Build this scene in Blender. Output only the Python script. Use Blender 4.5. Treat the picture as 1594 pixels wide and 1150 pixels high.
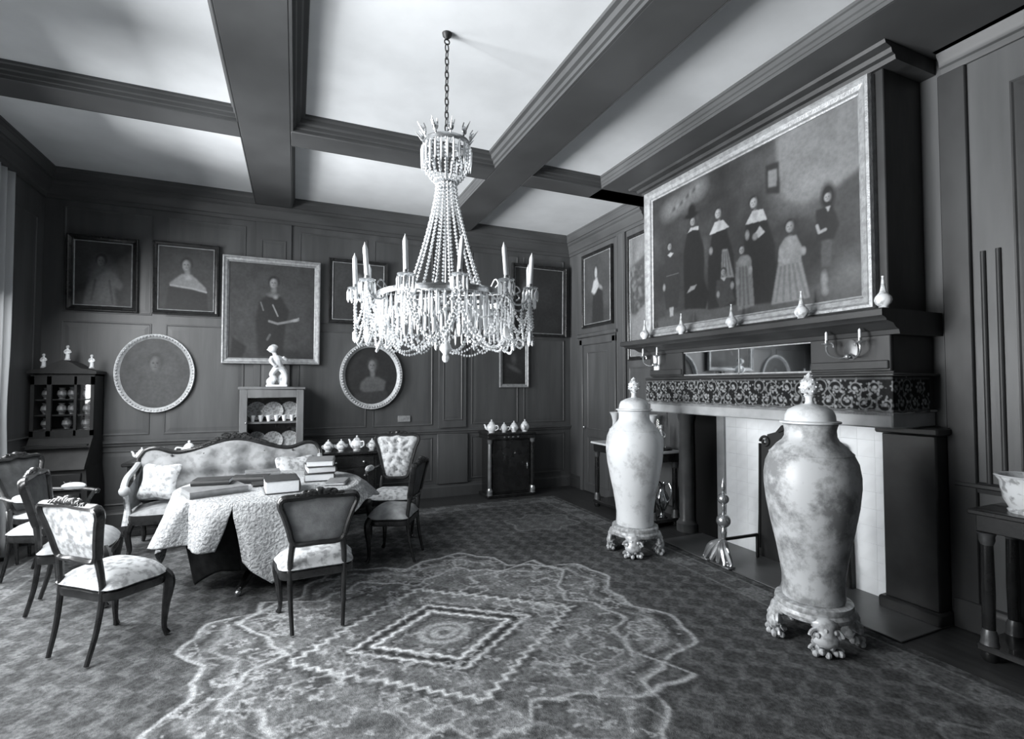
import bpy, math, random
import numpy as np
from math import sin, cos, pi, radians, atan2, sqrt, exp
from mathutils import Vector, Matrix
random.seed(7); rng = np.random.default_rng(11)
for o in list(bpy.data.objects): bpy.data.objects.remove(o)
S = bpy.context.scene; COL = S.collection

# ------------------------------------------------------------------ camera, world, daylight, exposure
XL, XR, YB, YF, ZC, ZB = -2.65, 4.22, 7.30, -0.75, 4.13, 4.00      # room: left/right/back/front walls, ceiling, beam undersides
cam_d = bpy.data.cameras.new('camera'); cam = bpy.data.objects.new('camera', cam_d); COL.objects.link(cam)
cam_d.sensor_width = 36; cam_d.lens = 36*779/1594; cam_d.clip_start = .02
cam.location = (0, 0, 1.65); cam.rotation_euler = (radians(91.838), 0, radians(-23.394))
S.camera = cam
W = bpy.data.worlds.new('World'); S.world = W; W.use_nodes = True
W.node_tree.nodes['Background'].inputs[0].default_value = (.95, .98, 1, 1)
W.node_tree.nodes['Background'].inputs[1].default_value = 1.0
S.view_settings.view_transform = 'Standard'; S.view_settings.look = 'None'; S.view_settings.gamma = 1
S.view_settings.use_curve_mapping = False; S.view_settings.exposure = 0.0
WIN = [(2.05, 3.55), (4.35, 5.85)]; WZ = (0.45, 3.65)               # the two tall windows in the left wall
WPOW = 310
TPOW = 27000
for (y0, y1) in WIN:                                                # daylight entering at each window
    l = bpy.data.lights.new('window_daylight', 'AREA'); l.shape = 'RECTANGLE'; l.size = y1-y0; l.size_y = WZ[1]-WZ[0]
    l.energy = WPOW; l.color = (.97, .985, 1)
    o = bpy.data.objects.new('window_daylight', l); COL.objects.link(o)
    o.location = (XL-.30, (y0+y1)/2, (WZ[0]+WZ[1])/2); o.rotation_euler = (pi/2-radians(42), 0, -pi/2)

l = bpy.data.lights.new('ceiling_fill', 'AREA'); l.shape = 'RECTANGLE'; l.size = 12; l.size_y = 8; l.energy = TPOW; l.color = (.97, .985, 1)   # added fill lamp, low outside, aimed up through the windows to brighten the ceiling
o = bpy.data.objects.new('ceiling_fill', l); COL.objects.link(o); o.location = (-24, 2.2, -3.4); o.rotation_euler = (pi/2+radians(18), 0, -pi/2)
# ------------------------------------------------------------------ materials
def G(v, a=1): return (v*.972, v, v*1.022, a)
MATS = {}
def mat(name, g=.5, rough=.5, spec=.5, metal=0, g2=None, nscale=8, lo=.35, hi=.65, bump=0, bscale=40, stretch=None, kind=None, trans=0, alpha=1, coat=0):
    if name in MATS: return MATS[name]
    m = bpy.data.materials.new(name); m.use_nodes = True; MATS[name] = m
    nt = m.node_tree; N = nt.nodes; L = nt.links; b = N['Principled BSDF']
    b.inputs['Base Color'].default_value = G(g); b.inputs['Roughness'].default_value = rough
    b.inputs['Specular IOR Level'].default_value = spec; b.inputs['Metallic'].default_value = metal
    if trans: b.inputs['Transmission Weight'].default_value = trans
    if alpha < 1: b.inputs['Alpha'].default_value = alpha
    if coat: b.inputs['Coat Weight'].default_value = coat
    tc = N.new('ShaderNodeTexCoord'); src = tc.outputs['Object']
    if stretch:
        mp = N.new('ShaderNodeMapping'); mp.inputs['Scale'].default_value = stretch; L.new(src, mp.inputs[0]); src = mp.outputs[0]
    if kind == 'attr':
        a = N.new('ShaderNodeAttribute'); a.attribute_name = 'paint'
        n = N.new('ShaderNodeTexNoise'); n.inputs['Scale'].default_value = nscale; n.inputs['Detail'].default_value = 6; L.new(src, n.inputs[0])
        r = N.new('ShaderNodeMapRange'); r.inputs[1].default_value = .3; r.inputs[2].default_value = .7; r.inputs[3].default_value = lo; r.inputs[4].default_value = hi; L.new(n.outputs[0], r.inputs[0])
        mx = N.new('ShaderNodeVectorMath'); mx.operation = 'SCALE'; L.new(a.outputs['Color'], mx.inputs[0]); L.new(r.outputs[0], mx.inputs['Scale'])
        L.new(mx.outputs[0], b.inputs['Base Color'])
    elif g2 is not None:
        n = N.new('ShaderNodeTexNoise'); n.inputs['Scale'].default_value = nscale; n.inputs['Detail'].default_value = 9 if 'vase' in name else 5; n.inputs['Roughness'].default_value = .68 if 'vase' in name else .5; L.new(src, n.inputs[0])
        cr = N.new('ShaderNodeValToRGB'); cr.color_ramp.elements[0].position = lo; cr.color_ramp.elements[1].position = hi
        cr.color_ramp.elements[0].color = G(g); cr.color_ramp.elements[1].color = G(g2)
        L.new(n.outputs[0], cr.inputs[0]); L.new(cr.outputs[0], b.inputs['Base Color'])
    if bump:
        n2 = N.new('ShaderNodeTexNoise'); n2.inputs['Scale'].default_value = bscale; n2.inputs['Detail'].default_value = 3; L.new(src, n2.inputs[0])
        bp = N.new('ShaderNodeBump'); bp.inputs['Strength'].default_value = bump; bp.inputs['Distance'].default_value = .02
        L.new(n2.outputs[0], bp.inputs['Height']); L.new(bp.outputs[0], b.inputs['Normal'])
    return m
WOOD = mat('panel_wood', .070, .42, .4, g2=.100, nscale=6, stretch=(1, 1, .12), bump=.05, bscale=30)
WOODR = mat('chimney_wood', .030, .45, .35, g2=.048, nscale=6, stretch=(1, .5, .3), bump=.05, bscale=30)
BEAM = mat('beam_wood', .066, .45, .4, g2=.092, nscale=5, stretch=(.3, .3, 1))
PLASTER = mat('ceiling_plaster', .80, .9, .1, g2=.74, nscale=3)
MAHOG = mat('mahogany', .013, .25, .45, g2=.022, nscale=9, coat=.3)
DULL = mat('dull_mahogany', .014, .6, .3, g2=.022, nscale=9)
WALNUT = mat('carved_walnut', .014, .26, .45, g2=.026, nscale=14, coat=.2)
FLORAL = mat('floral_fabric', .52, .85, .1, g2=.27, nscale=24, lo=.46, hi=.62, bump=.1, bscale=120)
FABRIC = mat('pale_fabric', .44, .85, .1, g2=.38, nscale=18, lo=.45, hi=.62, bump=.1, bscale=150)
SOFAFAB = mat('sofa_fabric', .28, .8, .15, g2=.20, nscale=14, lo=.45, hi=.62, bump=.1, bscale=150)
DARKFAB = mat('dark_fabric', .075, .8, .1, g2=.11, nscale=16)
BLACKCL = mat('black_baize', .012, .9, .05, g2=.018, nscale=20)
GREYFAB = mat('grey_fabric', .38, .85, .1, g2=.26, nscale=16, bump=.1, bscale=120)
CLOTH = mat('crinkled_cloth', .46, .85, .1, g2=.30, nscale=42, lo=.40, hi=.62, bump=1.0, bscale=55)
PORC = mat('white_porcelain', .80, .18, .5)
PORCD = mat('decorated_porcelain', .78, .18, .5, g2=.36, nscale=22, lo=.50, hi=.62)
VASEM = mat('large_vase_glaze', .60, .36, .4, g2=.26, nscale=6, lo=.44, hi=.60)
PLATEM = mat('plate_china', .82, .22, .5, g2=.42, nscale=48, lo=.48, hi=.60)
VASEW = mat('white_lit_vase_glaze', .78, .36, .4, g2=.46, nscale=6, lo=.50, hi=.68)  # white for the lids; on the further vase body its stronger light as colour
AGED = mat('aged_gilt', .16, .4, .5, metal=.6, g2=.10, nscale=12)
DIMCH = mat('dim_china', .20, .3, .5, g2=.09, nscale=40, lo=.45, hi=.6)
GILT = mat('gilt', .45, .32, .5, metal=.75, g2=.30, nscale=12)
GILTF = mat('gilt_frame', .42, .45, .5, metal=.35, g2=.28, nscale=25, bump=.25, bscale=90)
GILTO = mat('oval_gilt', .62, .45, .5, metal=.2, g2=.40, nscale=30, bump=.3, bscale=120)
GILTB = mat('pale_gilt_stand', .62, .4, .5, metal=.15, g2=.34, nscale=28, lo=.42, hi=.62)
BRASS = mat('brass', .58, .24, .5, metal=.85)
SILVER = mat('silver', .66, .16, .5, metal=1)
IRON = mat('iron', .02, .5, .4)
BLACK = mat('flat_black', .010, .8, .2)
TILE = mat('glazed_tile', .90, .3, .5, g2=.84, nscale=9, lo=.45, hi=.75)
STONE = mat('grey_marble', .46, .4, .5, g2=.34, nscale=6)
DSTONE = mat('dark_marble', .022, .35, .4, g2=.034, nscale=7)
HEARTH = mat('hearth_stone', .12, .35, .5, g2=.09, nscale=4)
MARBLE = mat('white_marble', .78, .25, .5, g2=.7, nscale=5)
CANDLE = mat('candle_wax', .82, .5, .4)
PAPER = mat('page_edges', .92, .8, .2, g2=.80, nscale=40, stretch=(1, 1, 12))
LEATH = mat('dark_leather', .035, .45, .4, g2=.05, nscale=20)
LEATH2 = mat('tan_leather', .22, .5, .4, g2=.16, nscale=20)
CANV = mat('oil_canvas', .2, .55, .3, kind='attr', nscale=30, lo=.85, hi=1.12)
CARP = mat('carpet_pile', .2, .95, .05, kind='attr', nscale=45, lo=.62, hi=1.38, bump=.3, bscale=130)
EMBR = mat('embroidered_velvet', .2, .8, .1, kind='attr', nscale=60, lo=.8, hi=1.2)
CURT = mat('curtain_fabric', .42, .9, .1)
FLOORM = mat('dark_boards', .035, .45, .4, g2=.05, nscale=5, stretch=(4, .4, 1))
CRYS = mat('crystal', .82, .08, .8, trans=.15)
MIRR = mat('mirror_glass', .62, .03, .5, metal=1)
def glass_mat():
    m = bpy.data.materials.new('window_glass'); m.use_nodes = True; nt = m.node_tree; N = nt.nodes; N.clear()
    o = N.new('ShaderNodeOutputMaterial'); mx = N.new('ShaderNodeMixShader'); t = N.new('ShaderNodeBsdfTransparent'); g = N.new('ShaderNodeBsdfGlossy')
    g.inputs['Roughness'].default_value = .03; mx.inputs[0].default_value = .05
    nt.links.new(t.outputs[0], mx.inputs[1]); nt.links.new(g.outputs[0], mx.inputs[2]); nt.links.new(mx.outputs[0], o.inputs[0]); return m
GLASS = glass_mat()

# ------------------------------------------------------------------ mesh builder
def cr_closed(p, n):
    p = [np.array(q, float) for q in p]; k = len(p); out = []
    for i in range(k):
        a, b, c, d = p[i-1], p[i], p[(i+1) % k], p[(i+2) % k]
        for j in range(n):
            t = j/n; out.append(.5*((2*b)+(c-a)*t+(2*a-5*b+4*c-d)*t*t+(3*b-a-3*c+d)*t**3))
    return out
def cr_open(p, n):
    p = [np.array(q, float) for q in p]; p = [2*p[0]-p[1]]+p+[2*p[-1]-p[-2]]; out = []
    for i in range(1, len(p)-2):
        a, b, c, d = p[i-1:i+3]
        for j in range(n):
            t = j/n; out.append(.5*((2*b)+(c-a)*t+(2*a-5*b+4*c-d)*t*t+(3*b-a-3*c+d)*t**3))
    out.append(p[-2]); return out
class MB:
    def __init__(s): s.v = []; s.f = []
    def add(s, vs, fs):
        k = len(s.v); s.v += [tuple(float(c) for c in q) for q in vs]; s.f += [tuple(i+k for i in f) for f in fs]; return s
    def box(s, x0, x1, y0, y1, z0, z1, bv=0, M=None):
        if bv <= 0:
            vs = [(x, y, z) for z in (z0, z1) for y in (y0, y1) for x in (x0, x1)]
            fs = [(0, 2, 3, 1), (4, 5, 7, 6), (0, 1, 5, 4), (2, 6, 7, 3), (0, 4, 6, 2), (1, 3, 7, 5)]
        else:
            vs = []; idx = {}
            for i, (x, sx) in enumerate(((x0, 1), (x1, -1))):
                for j, (y, sy) in enumerate(((y0, 1), (y1, -1))):
                    for k, (z, sz) in enumerate(((z0, 1), (z1, -1))):
                        for ax in range(3):
                            idx[i, j, k, ax] = len(vs)
                            vs.append((x if ax == 0 else x+sx*bv, y if ax == 1 else y+sy*bv, z if ax == 2 else z+sz*bv))
            fs = []
            for ax in range(3):
                o = [a for a in range(3) if a != ax]
                for e in (0, 1):
                    q = []
                    for (a, b) in ((0, 0), (1, 0), (1, 1), (0, 1)):
                        c = [0, 0, 0]; c[ax] = e; c[o[0]] = a; c[o[1]] = b; q.append(idx[(*c, ax)])
                    fs.append(tuple(q))
            for ax in range(3):
                o = [a for a in range(3) if a != ax]
                for a in (0, 1):
                    for b in (0, 1):
                        c0 = [0, 0, 0]; c0[o[0]] = a; c0[o[1]] = b; c1 = c0[:]; c1[ax] = 1
                        fs.append((idx[(*c0, o[0])], idx[(*c1, o[0])], idx[(*c1, o[1])], idx[(*c0, o[1])]))
            for i in (0, 1):
                for j in (0, 1):
                    for k in (0, 1): fs.append(tuple(idx[i, j, k, a] for a in range(3)))
        if M is not None: vs = [tuple(M @ Vector(q)) for q in vs]
        return s.add(vs, fs)
    def lathe(s, prof, n=24, c=(0, 0, 0), M=None, sx=1, sy=1):
        vs = []; fs = []; m = len(prof)
        for (r, z) in prof:
            for i in range(n):
                a = 2*pi*i/n; vs.append((c[0]+r*cos(a)*sx, c[1]+r*sin(a)*sy, c[2]+z))
        for j in range(m-1):
            for i in range(n): fs.append((j*n+i, j*n+(i+1) % n, (j+1)*n+(i+1) % n, (j+1)*n+i))
        fs.append(tuple(range(n-1, -1, -1))); fs.append(tuple((m-1)*n+i for i in range(n)))
        if M is not None: vs = [tuple(M @ Vector(q)) for q in vs]
        return s.add(vs, fs)
    def tube(s, path, rad, n=8, closed=False, flat=1.0):
        P = [np.array(q, float) for q in path]; k = len(P); vs = []; fs = []; up = None
        for i in range(k):
            if closed: t = P[(i+1) % k]-P[i-1]
            else: t = P[min(i+1, k-1)]-P[max(i-1, 0)]
            t = t/(np.linalg.norm(t)+1e-9)
            if up is None:
                ref = np.array([0, 0, 1.]) if abs(t[2]) < .9 else np.array([0, 1., 0]); up = np.cross(np.cross(t, ref), t)
            up = up-t*(up@t); up = up/(np.linalg.norm(up)+1e-9); sd = np.cross(t, up)
            r = rad[i] if hasattr(rad, '__len__') else rad
            for j in range(n):
                a = 2*pi*j/n; vs.append(P[i]+up*r*cos(a)+sd*r*flat*sin(a))
        for i in range(k if closed else k-1):
            for j in range(n): fs.append((i*n+j, i*n+(j+1) % n, ((i+1) % k)*n+(j+1) % n, ((i+1) % k)*n+j))
        if not closed: fs.append(tuple(range(n-1, -1, -1))); fs.append(tuple((k-1)*n+j for j in range(n)))
        return s.add(vs, fs)
    def ball(s, c, r, n=10, m=6, sc=(1, 1, 1), M=None):
        vs = [(c[0], c[1], c[2]-r*sc[2])]; fs = []
        for j in range(1, m):
            a = -pi/2+pi*j/m
            for i in range(n):
                b = 2*pi*i/n; vs.append((c[0]+r*cos(a)*cos(b)*sc[0], c[1]+r*cos(a)*sin(b)*sc[1], c[2]+r*sin(a)*sc[2]))
        vs.append((c[0], c[1], c[2]+r*sc[2])); t = len(vs)-1
        for i in range(n):
            fs.append((0, 1+(i+1) % n, 1+i)); fs.append((t, t-n+i, t-n+(i+1) % n))
            for j in range(m-2): fs.append((1+j*n+i, 1+j*n+(i+1) % n, 1+(j+1)*n+(i+1) % n, 1+(j+1)*n+i))
        if M is not None: vs = [tuple(M @ Vector(q)) for q in vs]
        return s.add(vs, fs)
    def bead(s, c, r, e=1.0):
        x, y, z = c
        return s.add([(x+r, y, z), (x, y+r, z), (x-r, y, z), (x, y-r, z), (x, y, z+r*e), (x, y, z-r*e)],
                     [(0, 1, 4), (1, 2, 4), (2, 3, 4), (3, 0, 4), (1, 0, 5), (2, 1, 5), (3, 2, 5), (0, 3, 5)])
    def drop(s, c, r, h):      # hanging cut prism, top at c
        x, y, z = c
        return s.add([(x, y, z)]+[(x+r*cos(a), y+r*sin(a), z-.25*h) for a in (0, pi/2, pi, 3*pi/2)]+[(x+r*.8*cos(a), y+r*.8*sin(a), z-.8*h) for a in (0, pi/2, pi, 3*pi/2)]+[(x, y, z-h)],
                     [(0, 1, 2), (0, 2, 3), (0, 3, 4), (0, 4, 1)]+[(1+i, 5+i, 5+(i+1) % 4, 1+(i+1) % 4) for i in range(4)]+[(9, 5+(i+1) % 4, 5+i) for i in range(4)])
    def rings(s, R, cap0=True, cap1=True):
        n = len(R[0]); vs = [q for r in R for q in r]; fs = []
        for j in range(len(R)-1):
            for i in range(n): fs.append((j*n+i, j*n+(i+1) % n, (j+1)*n+(i+1) % n, (j+1)*n+i))
        if cap0: fs.append(tuple(range(n-1, -1, -1)))
        if cap1: fs.append(tuple((len(R)-1)*n+i for i in range(n)))
        return s.add(vs, fs)
    def pillow(s, out, f, hf, hb, mod=None, ss=(1, .97, .9, .78, .62, .44, .24)):
        c = sum(np.array(q) for q in out)/len(out); n = len(out); R = []
        def ring(k, h): 
            r = []
            for q in out:
                u = c+(np.array(q)-c)*k; hh = h*(1-k**4)
                if mod is not None and h > 0: hh += mod(u[0], u[1])*(1-k**6)
                r.append(f(u[0], u[1], hh))
            return r
        for k in reversed(ss): R.append(ring(k, -hb))
        for k in ss[1:]: R.append(ring(k, hf))
        return s.rings(R)
    def sheet(s, fn, nu, nv):
        vs = [fn(i/nu, j/nv) for j in range(nv+1) for i in range(nu+1)]
        return s.add(vs, [(j*(nu+1)+i, j*(nu+1)+i+1, (j+1)*(nu+1)+i+1, (j+1)*(nu+1)+i) for j in range(nv) for i in range(nu)])
    def sweep(s, a, b, prof, nrm, m0=0, m1=0):   # straight run a->b of a profile [(offset along nrm, z)], ends mitred by m*offset
        a = np.array(a, float); b = np.array(b, float); d = (b-a)/np.linalg.norm(b-a); nrm = np.array(nrm, float); k = len(prof)
        R = []
        for (p, m, sg) in ((a, m0, 1), (b, m1, -1)):
            R.append([p+nrm*o+np.array([0, 0, z])+d*sg*m*o for (o, z) in prof])
        vs = R[0]+R[1]; fs = [(i, (i+1) % k, k+(i+1) % k, k+i) for i in range(k)]+[tuple(range(k-1, -1, -1)), tuple(range(k, 2*k))]
        return s.add(vs, fs)
    def build(s, name, m, parent=None, smooth=True, ang=38):
        me = bpy.data.meshes.new(name); me.from_pydata(s.v, [], s.f)
        import bmesh as _b
        bm = _b.new(); bm.from_mesh(me); _b.ops.recalc_face_normals(bm, faces=bm.faces); bm.to_mesh(me); bm.free()
        me.materials.append(m)
        if smooth:
            me.polygons.foreach_set('use_smooth', [True]*len(me.polygons)); me.set_sharp_from_angle(angle=radians(ang))
        o = bpy.data.objects.new(name, me); COL.objects.link(o)
        if parent is not None: o.parent = parent
        return o
def tag(o, label=None, cat=None, group=None, kind=None):
    if label: o['label'] = label
    if cat: o['category'] = cat
    if group: o['group'] = group
    if kind: o['kind'] = kind
    return o
def thing(name, label, cat, loc=(0, 0, 0), rz=0, group=None):
    o = bpy.data.objects.new(name, None); COL.objects.link(o); o.empty_display_size = .1
    o.location = loc; o.rotation_euler = (0, 0, rz); return tag(o, label, cat, group)
def dup(ob, parent, loc=None, rz=None, rot=None):
    c = ob.copy(); COL.objects.link(c); c.parent = parent
    if loc is not None: c.location = loc
    if rz is not None: c.rotation_euler = (0, 0, rz)
    if rot is not None: c.rotation_euler = rot
    return c
def copy_thing(t, label, loc, rz=0, group=None):
    r = t.copy(); COL.objects.link(r); r.location = loc; r.rotation_euler = (0, 0, rz); r['label'] = label
    if group: r['group'] = group
    for ch in list(t.children):
        c = ch.copy(); COL.objects.link(c); c.parent = r
        for g in ch.children:
            d = g.copy(); COL.objects.link(d); d.parent = c
    return r
def struct(ob): return tag(ob, kind='structure')
def face(fx, fy): return atan2(-fx, fy)

# ------------------------------------------------------------------ painter: a grey picture kept as a colour on the vertices of a fine mesh
def blur(a, n):
    for _ in range(n):
        p = np.pad(a, 1, mode='edge'); a = (p[:-2, 1:-1]+p[2:, 1:-1]+p[1:-1, :-2]+p[1:-1, 2:]+2*p[1:-1, 1:-1])/6
    return a
class Cv:
    def __init__(s, w, h, base):
        s.w, s.h = w, h; s.a = np.full((h, w), base, float)
        s.U, s.V = np.meshgrid(np.linspace(0, 1, w), np.linspace(0, 1, h))
    def mix(s, m, v, k=1): s.a = s.a*(1-m*k)+v*m*k; return s
    def ell(s, cx, cy, rx, ry, v, soft=.25, k=1, rot=0):
        asp = s.h/s.w; dx = s.U-cx; dy = (s.V-cy)
        if rot: dx, dy = dx*cos(rot)+dy*sin(rot), -dx*sin(rot)+dy*cos(rot)
        d = np.sqrt((dx/rx)**2+(dy/ry)**2); return s.mix(np.clip((1+soft-d)/(2*soft), 0, 1), v, k)
    def poly(s, P, v, soft=1, k=1):
        ins = np.zeros(s.a.shape, bool); n = len(P)
        for i in range(n):
            (x0, y0), (x1, y1) = P[i-1], P[i]
            if y0 == y1: continue
            ins ^= ((y0 > s.V) != (y1 > s.V)) & (s.U < (x1-x0)*(s.V-y0)/(y1-y0)+x0)
        return s.mix(blur(ins.astype(float), soft), v, k)
    def line(s, P, wd, v, k=1, asp=1):
        d = np.full(s.a.shape, 9.)
        for (x0, y0), (x1, y1) in zip(P[:-1], P[1:]):
            dx, dy = (x1-x0)*asp, y1-y0; L2 = dx*dx+dy*dy+1e-12
            t = np.clip(((s.U-x0)*asp*dx+(s.V-y0)*dy)/L2, 0, 1)
            d = np.minimum(d, np.hypot((s.U-x0)*asp-t*dx, s.V-y0-t*dy))
        return s.mix(np.clip(1.5-d/wd, 0, 1), v, k)
    def mottle(s, amt, n=3, sc=10):
        r = rng.random((s.h//sc+3, s.w//sc+3)); yi = np.linspace(0, r.shape[0]-1.01, s.h); xi = np.linspace(0, r.shape[1]-1.01, s.w)
        y0 = yi.astype(int); x0 = xi.astype(int); fy = (yi-y0)[:, None]; fx = (xi-x0)[None]
        q = r[y0][:, x0]*(1-fy)*(1-fx)+r[y0+1][:, x0]*fy*(1-fx)+r[y0][:, x0+1]*(1-fy)*fx+r[y0+1][:, x0+1]*fy*fx
        s.a = s.a*(1+amt*(q-.5)*2); return s
    def build(s, name, m, fn, parent=None, mask=None):     # fn(U,V)->(X,Y,Z) arrays
        X, Y, Z = fn(s.U, s.V); co = np.stack([X, Y, Z], -1).reshape(-1, 3)
        i = np.arange(s.w*s.h).reshape(s.h, s.w); q = np.stack([i[:-1, :-1], i[1:, :-1], i[1:, 1:], i[:-1, 1:]], -1).reshape(-1, 4)
        if mask is not None: q = q[mask[:-1, :-1].reshape(-1) & mask[1:, 1:].reshape(-1)]
        me = bpy.data.meshes.new(name); n = len(q)
        me.vertices.add(len(co)); me.vertices.foreach_set('co', co.ravel())
        me.loops.add(4*n); me.polygons.add(n); me.loops.foreach_set('vertex_index', q.ravel().astype(np.int32))
        me.polygons.foreach_set('loop_start', np.arange(0, 4*n, 4, dtype=np.int32)); me.update(calc_edges=True)
        at = me.color_attributes.new('paint', 'FLOAT_COLOR', 'POINT'); g = np.clip(s.a, 0, 1).ravel()
        at.data.foreach_set('color', np.stack([g*.972, g, g*1.022, np.ones_like(g)], -1).ravel())
        me.materials.append(m); o = bpy.data.objects.new(name, me); COL.objects.link(o)
        if parent is not None: o.parent = parent
        return o

# ================================================================== THE SETTING
FZ = .008                                                           # top of the carpet
def rframe(mb, w, h, prof):                                         # mitred rectangle of a profile [(outward offset, depth)], facing -y
    R = [[(sx*(w/2+o), -d, sz*(h/2+o)) for sx, sz in ((-1, -1), (1, -1), (1, 1), (-1, 1))] for (o, d) in prof]
    R.append(R[0]); n = 4; vs = [q for r in R for q in r]; fs = []
    for j in range(len(R)-1):
        for i in range(n): fs.append((j*n+i, j*n+(i+1) % n, (j+1)*n+(i+1) % n, (j+1)*n+i))
    return mb.add(vs, fs)
fl = struct(MB().box(XL-.2, XR+.2, YF-.2, YB+.2, -.08, 0).build('floor', FLOORM, smooth=False))
ce = struct(MB().box(XL-.2, XR+.2, YF-.2, YB+.2, ZC, ZC+.1).build('ceiling', PLASTER, smooth=False))
B1, B2, X3 = (-.50, -.07), (1.97, 2.40), 3.33
TR = [(5.0, 5.30), (1.40, 1.70)]
for (a, b) in (B1, B2): MB().box(a, b, YF, YB, ZB, ZC, .006).build('beam', BEAM, ce)
MB().box(X3, XR, YF, TR[0][1], ZB, ZC, .006).build('beam', BEAM, ce)
for (y0, y1) in TR:
    for (a, b) in ((XL, B1[0]), (B1[1], B2[0]), (B2[1], X3 if y0 < 4 else XR)):
        MB().box(a, b, y0, y1, ZB, ZC, .006).build('cross_beam', BEAM, ce)
STEP = lambda P, H: [(0, 0), (P*.16, 0), (P*.18, H*.2), (P*.34, H*.24), (P*.4, H*.45), (P*.62, H*.52), (P*.72, H*.78), (P*.96, H*.84), (P, H), (0, H)]
def coffer(x0, x1, y0, y1, P):
    pr = STEP(P, ZC-ZB)
    MB().sweep((x0, y0, ZB), (x0, y1, ZB), pr, (1, 0, 0), 1, 1).build('moulding', BEAM, ce)
    MB().sweep((x1, y0, ZB), (x1, y1, ZB), pr, (-1, 0, 0), 1, 1).build('moulding', BEAM, ce)
    MB().sweep((x0, y0, ZB), (x1, y0, ZB), pr, (0, 1, 0), 1, 1).build('moulding', BEAM, ce)
    MB().sweep((x0, y1, ZB), (x1, y1, ZB), pr, (0, -1, 0), 1, 1).build('moulding', BEAM, ce)
coffer(B1[1], B2[0], TR[1][1], TR[0][0], .125)
for (a, b) in ((XL+.1, B1[0]), (B2[1], X3)): coffer(a, b, TR[1][1], TR[0][0], .05)
for (a, b) in ((XL+.1, B1[0]), (B1[1], B2[0]), (B2[1], XR-.1)): coffer(a, b, TR[0][1], YB-.1, .035)
# walls
wb = struct(MB().box(XL-.2, XR+.2, YB, YB+.2, 0, ZC).build('wall_back', WOOD, smooth=False))
wr = struct(MB().box(XR, XR+.2, YF-.2, YB, 0, ZC).build('wall_right', WOOD, smooth=False))
wf = struct(MB().box(XL-.2, XR+.2, YF-.2, YF, 0, ZC).build('wall_front', WOOD, smooth=False))
m = MB(); ys = [YF-.2, WIN[0][0], WIN[0][1], WIN[1][0], WIN[1][1], YB]
for i in (0, 2, 4): m.box(XL-.2, XL, ys[i], ys[i+1], 0, ZC)
for i in (1, 3): m.box(XL-.2, XL, ys[i], ys[i+1], 0, WZ[0]); m.box(XL-.2, XL, ys[i], ys[i+1], WZ[1], ZC)
wl = struct(m.build('wall_left', WOOD, smooth=False))
# crown mouldings against the ceiling
CORN = [(0, 0), (.02, 0), (.025, .04), (.04, .05), (.045, .09), (.07, .12), (.075, .15), (.10, .17), (.105, .2), (.12, .2), (.12, ZC-3.80), (0, ZC-3.80)]
for nm, a, b, n, par in (('back', (XL, YB, 3.80), (XR, YB, 3.80), (0, -1, 0), wb), ('right', (XR, TR[0][1], 3.80), (XR, YB, 3.80), (-1, 0, 0), wr), ('left', (XL, YF, 3.80), (XL, YB, 3.80), (1, 0, 0), wl)):
    MB().sweep(a, b, CORN, n).build('cornice', BEAM, par)
MB().sweep((XR, YF, 3.86), (XR, 2.0, 3.86), [(o, z) for (o, z) in CORN if z < .19]+[(.12, ZB-3.86), (0, ZB-3.86)], (-1, 0, 0)).build('cornice', BEAM, wr)
# baseboards and dado rails
BASE = [(0, 0), (.03, 0), (.03, .14), (.022, .15), (.02, .18), (0, .19)]
DADO = [(0, 0), (.02, .005), (.025, .03), (.04, .04), (.04, .06), (.02, .065), (0, .075)]
struct(MB().sweep((XL, YB, 0), (XR, YB, 0), BASE, (0, -1, 0)).build('baseboard_back', WOOD))
for k, (y0, y1) in enumerate(((YF, 1.98), (4.5, 6.0), (6.86, YB))):
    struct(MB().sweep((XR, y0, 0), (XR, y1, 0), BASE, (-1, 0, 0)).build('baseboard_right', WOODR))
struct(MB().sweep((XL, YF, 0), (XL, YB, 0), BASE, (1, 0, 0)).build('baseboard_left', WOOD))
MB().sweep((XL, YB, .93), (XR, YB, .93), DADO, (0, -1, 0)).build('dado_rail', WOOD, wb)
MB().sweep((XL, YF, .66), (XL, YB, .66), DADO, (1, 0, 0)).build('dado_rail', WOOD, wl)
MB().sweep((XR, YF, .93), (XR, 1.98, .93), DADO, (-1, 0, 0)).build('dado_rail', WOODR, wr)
# raised panels, each a piece of its wall
PM = [(0, 0), (0, .005), (.008, .011), (.016, .011), (.020, .003), (.020, 0)]
PCACHE = {}
def panel(par, cx, cy, cz, w, h, rz, mt):
    key = (round(w, 3), round(h, 3), mt.name)
    if key not in PCACHE:
        a = MB(); e = min(.05, w*.15)
        R = []
        for (o, d) in ((0, -.002), (0, .003), (-.012, .003), (-e, .006), (-e-.001, .006)):
            R.append([(sx*(w/2+o), -d, sz*(h/2+o)) for sx, sz in ((-1, -1), (1, -1), (1, 1), (-1, 1))])
        a.rings(R); PCACHE[key] = (a, rframe(MB(), w, h, PM), [None, None])
    a, b, c = PCACHE[key]
    if c[0] is None: c[0] = a.build('panel', mt, par, smooth=False); c[1] = b.build('panel_moulding', mt, c[0], smooth=False); p = c[0]
    else: p = dup(c[0], par); q = dup(c[1], p)
    p.location = (cx, cy, cz); p.rotation_euler = (0, 0, rz)
for (x0, x1) in ((-2.45, -1.63), (-1.45, -.63), (.05, .90), (1.03, 1.85), (2.50, 3.24), (3.38, 4.08)):
    for (z0, z1) in ((.26, .86), (1.08, 2.38), (2.52, 3.70)):
        panel(wb, (x0+x1)/2, YB, (z0+z1)/2, x1-x0, z1-z0, 0, WOOD)
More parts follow.
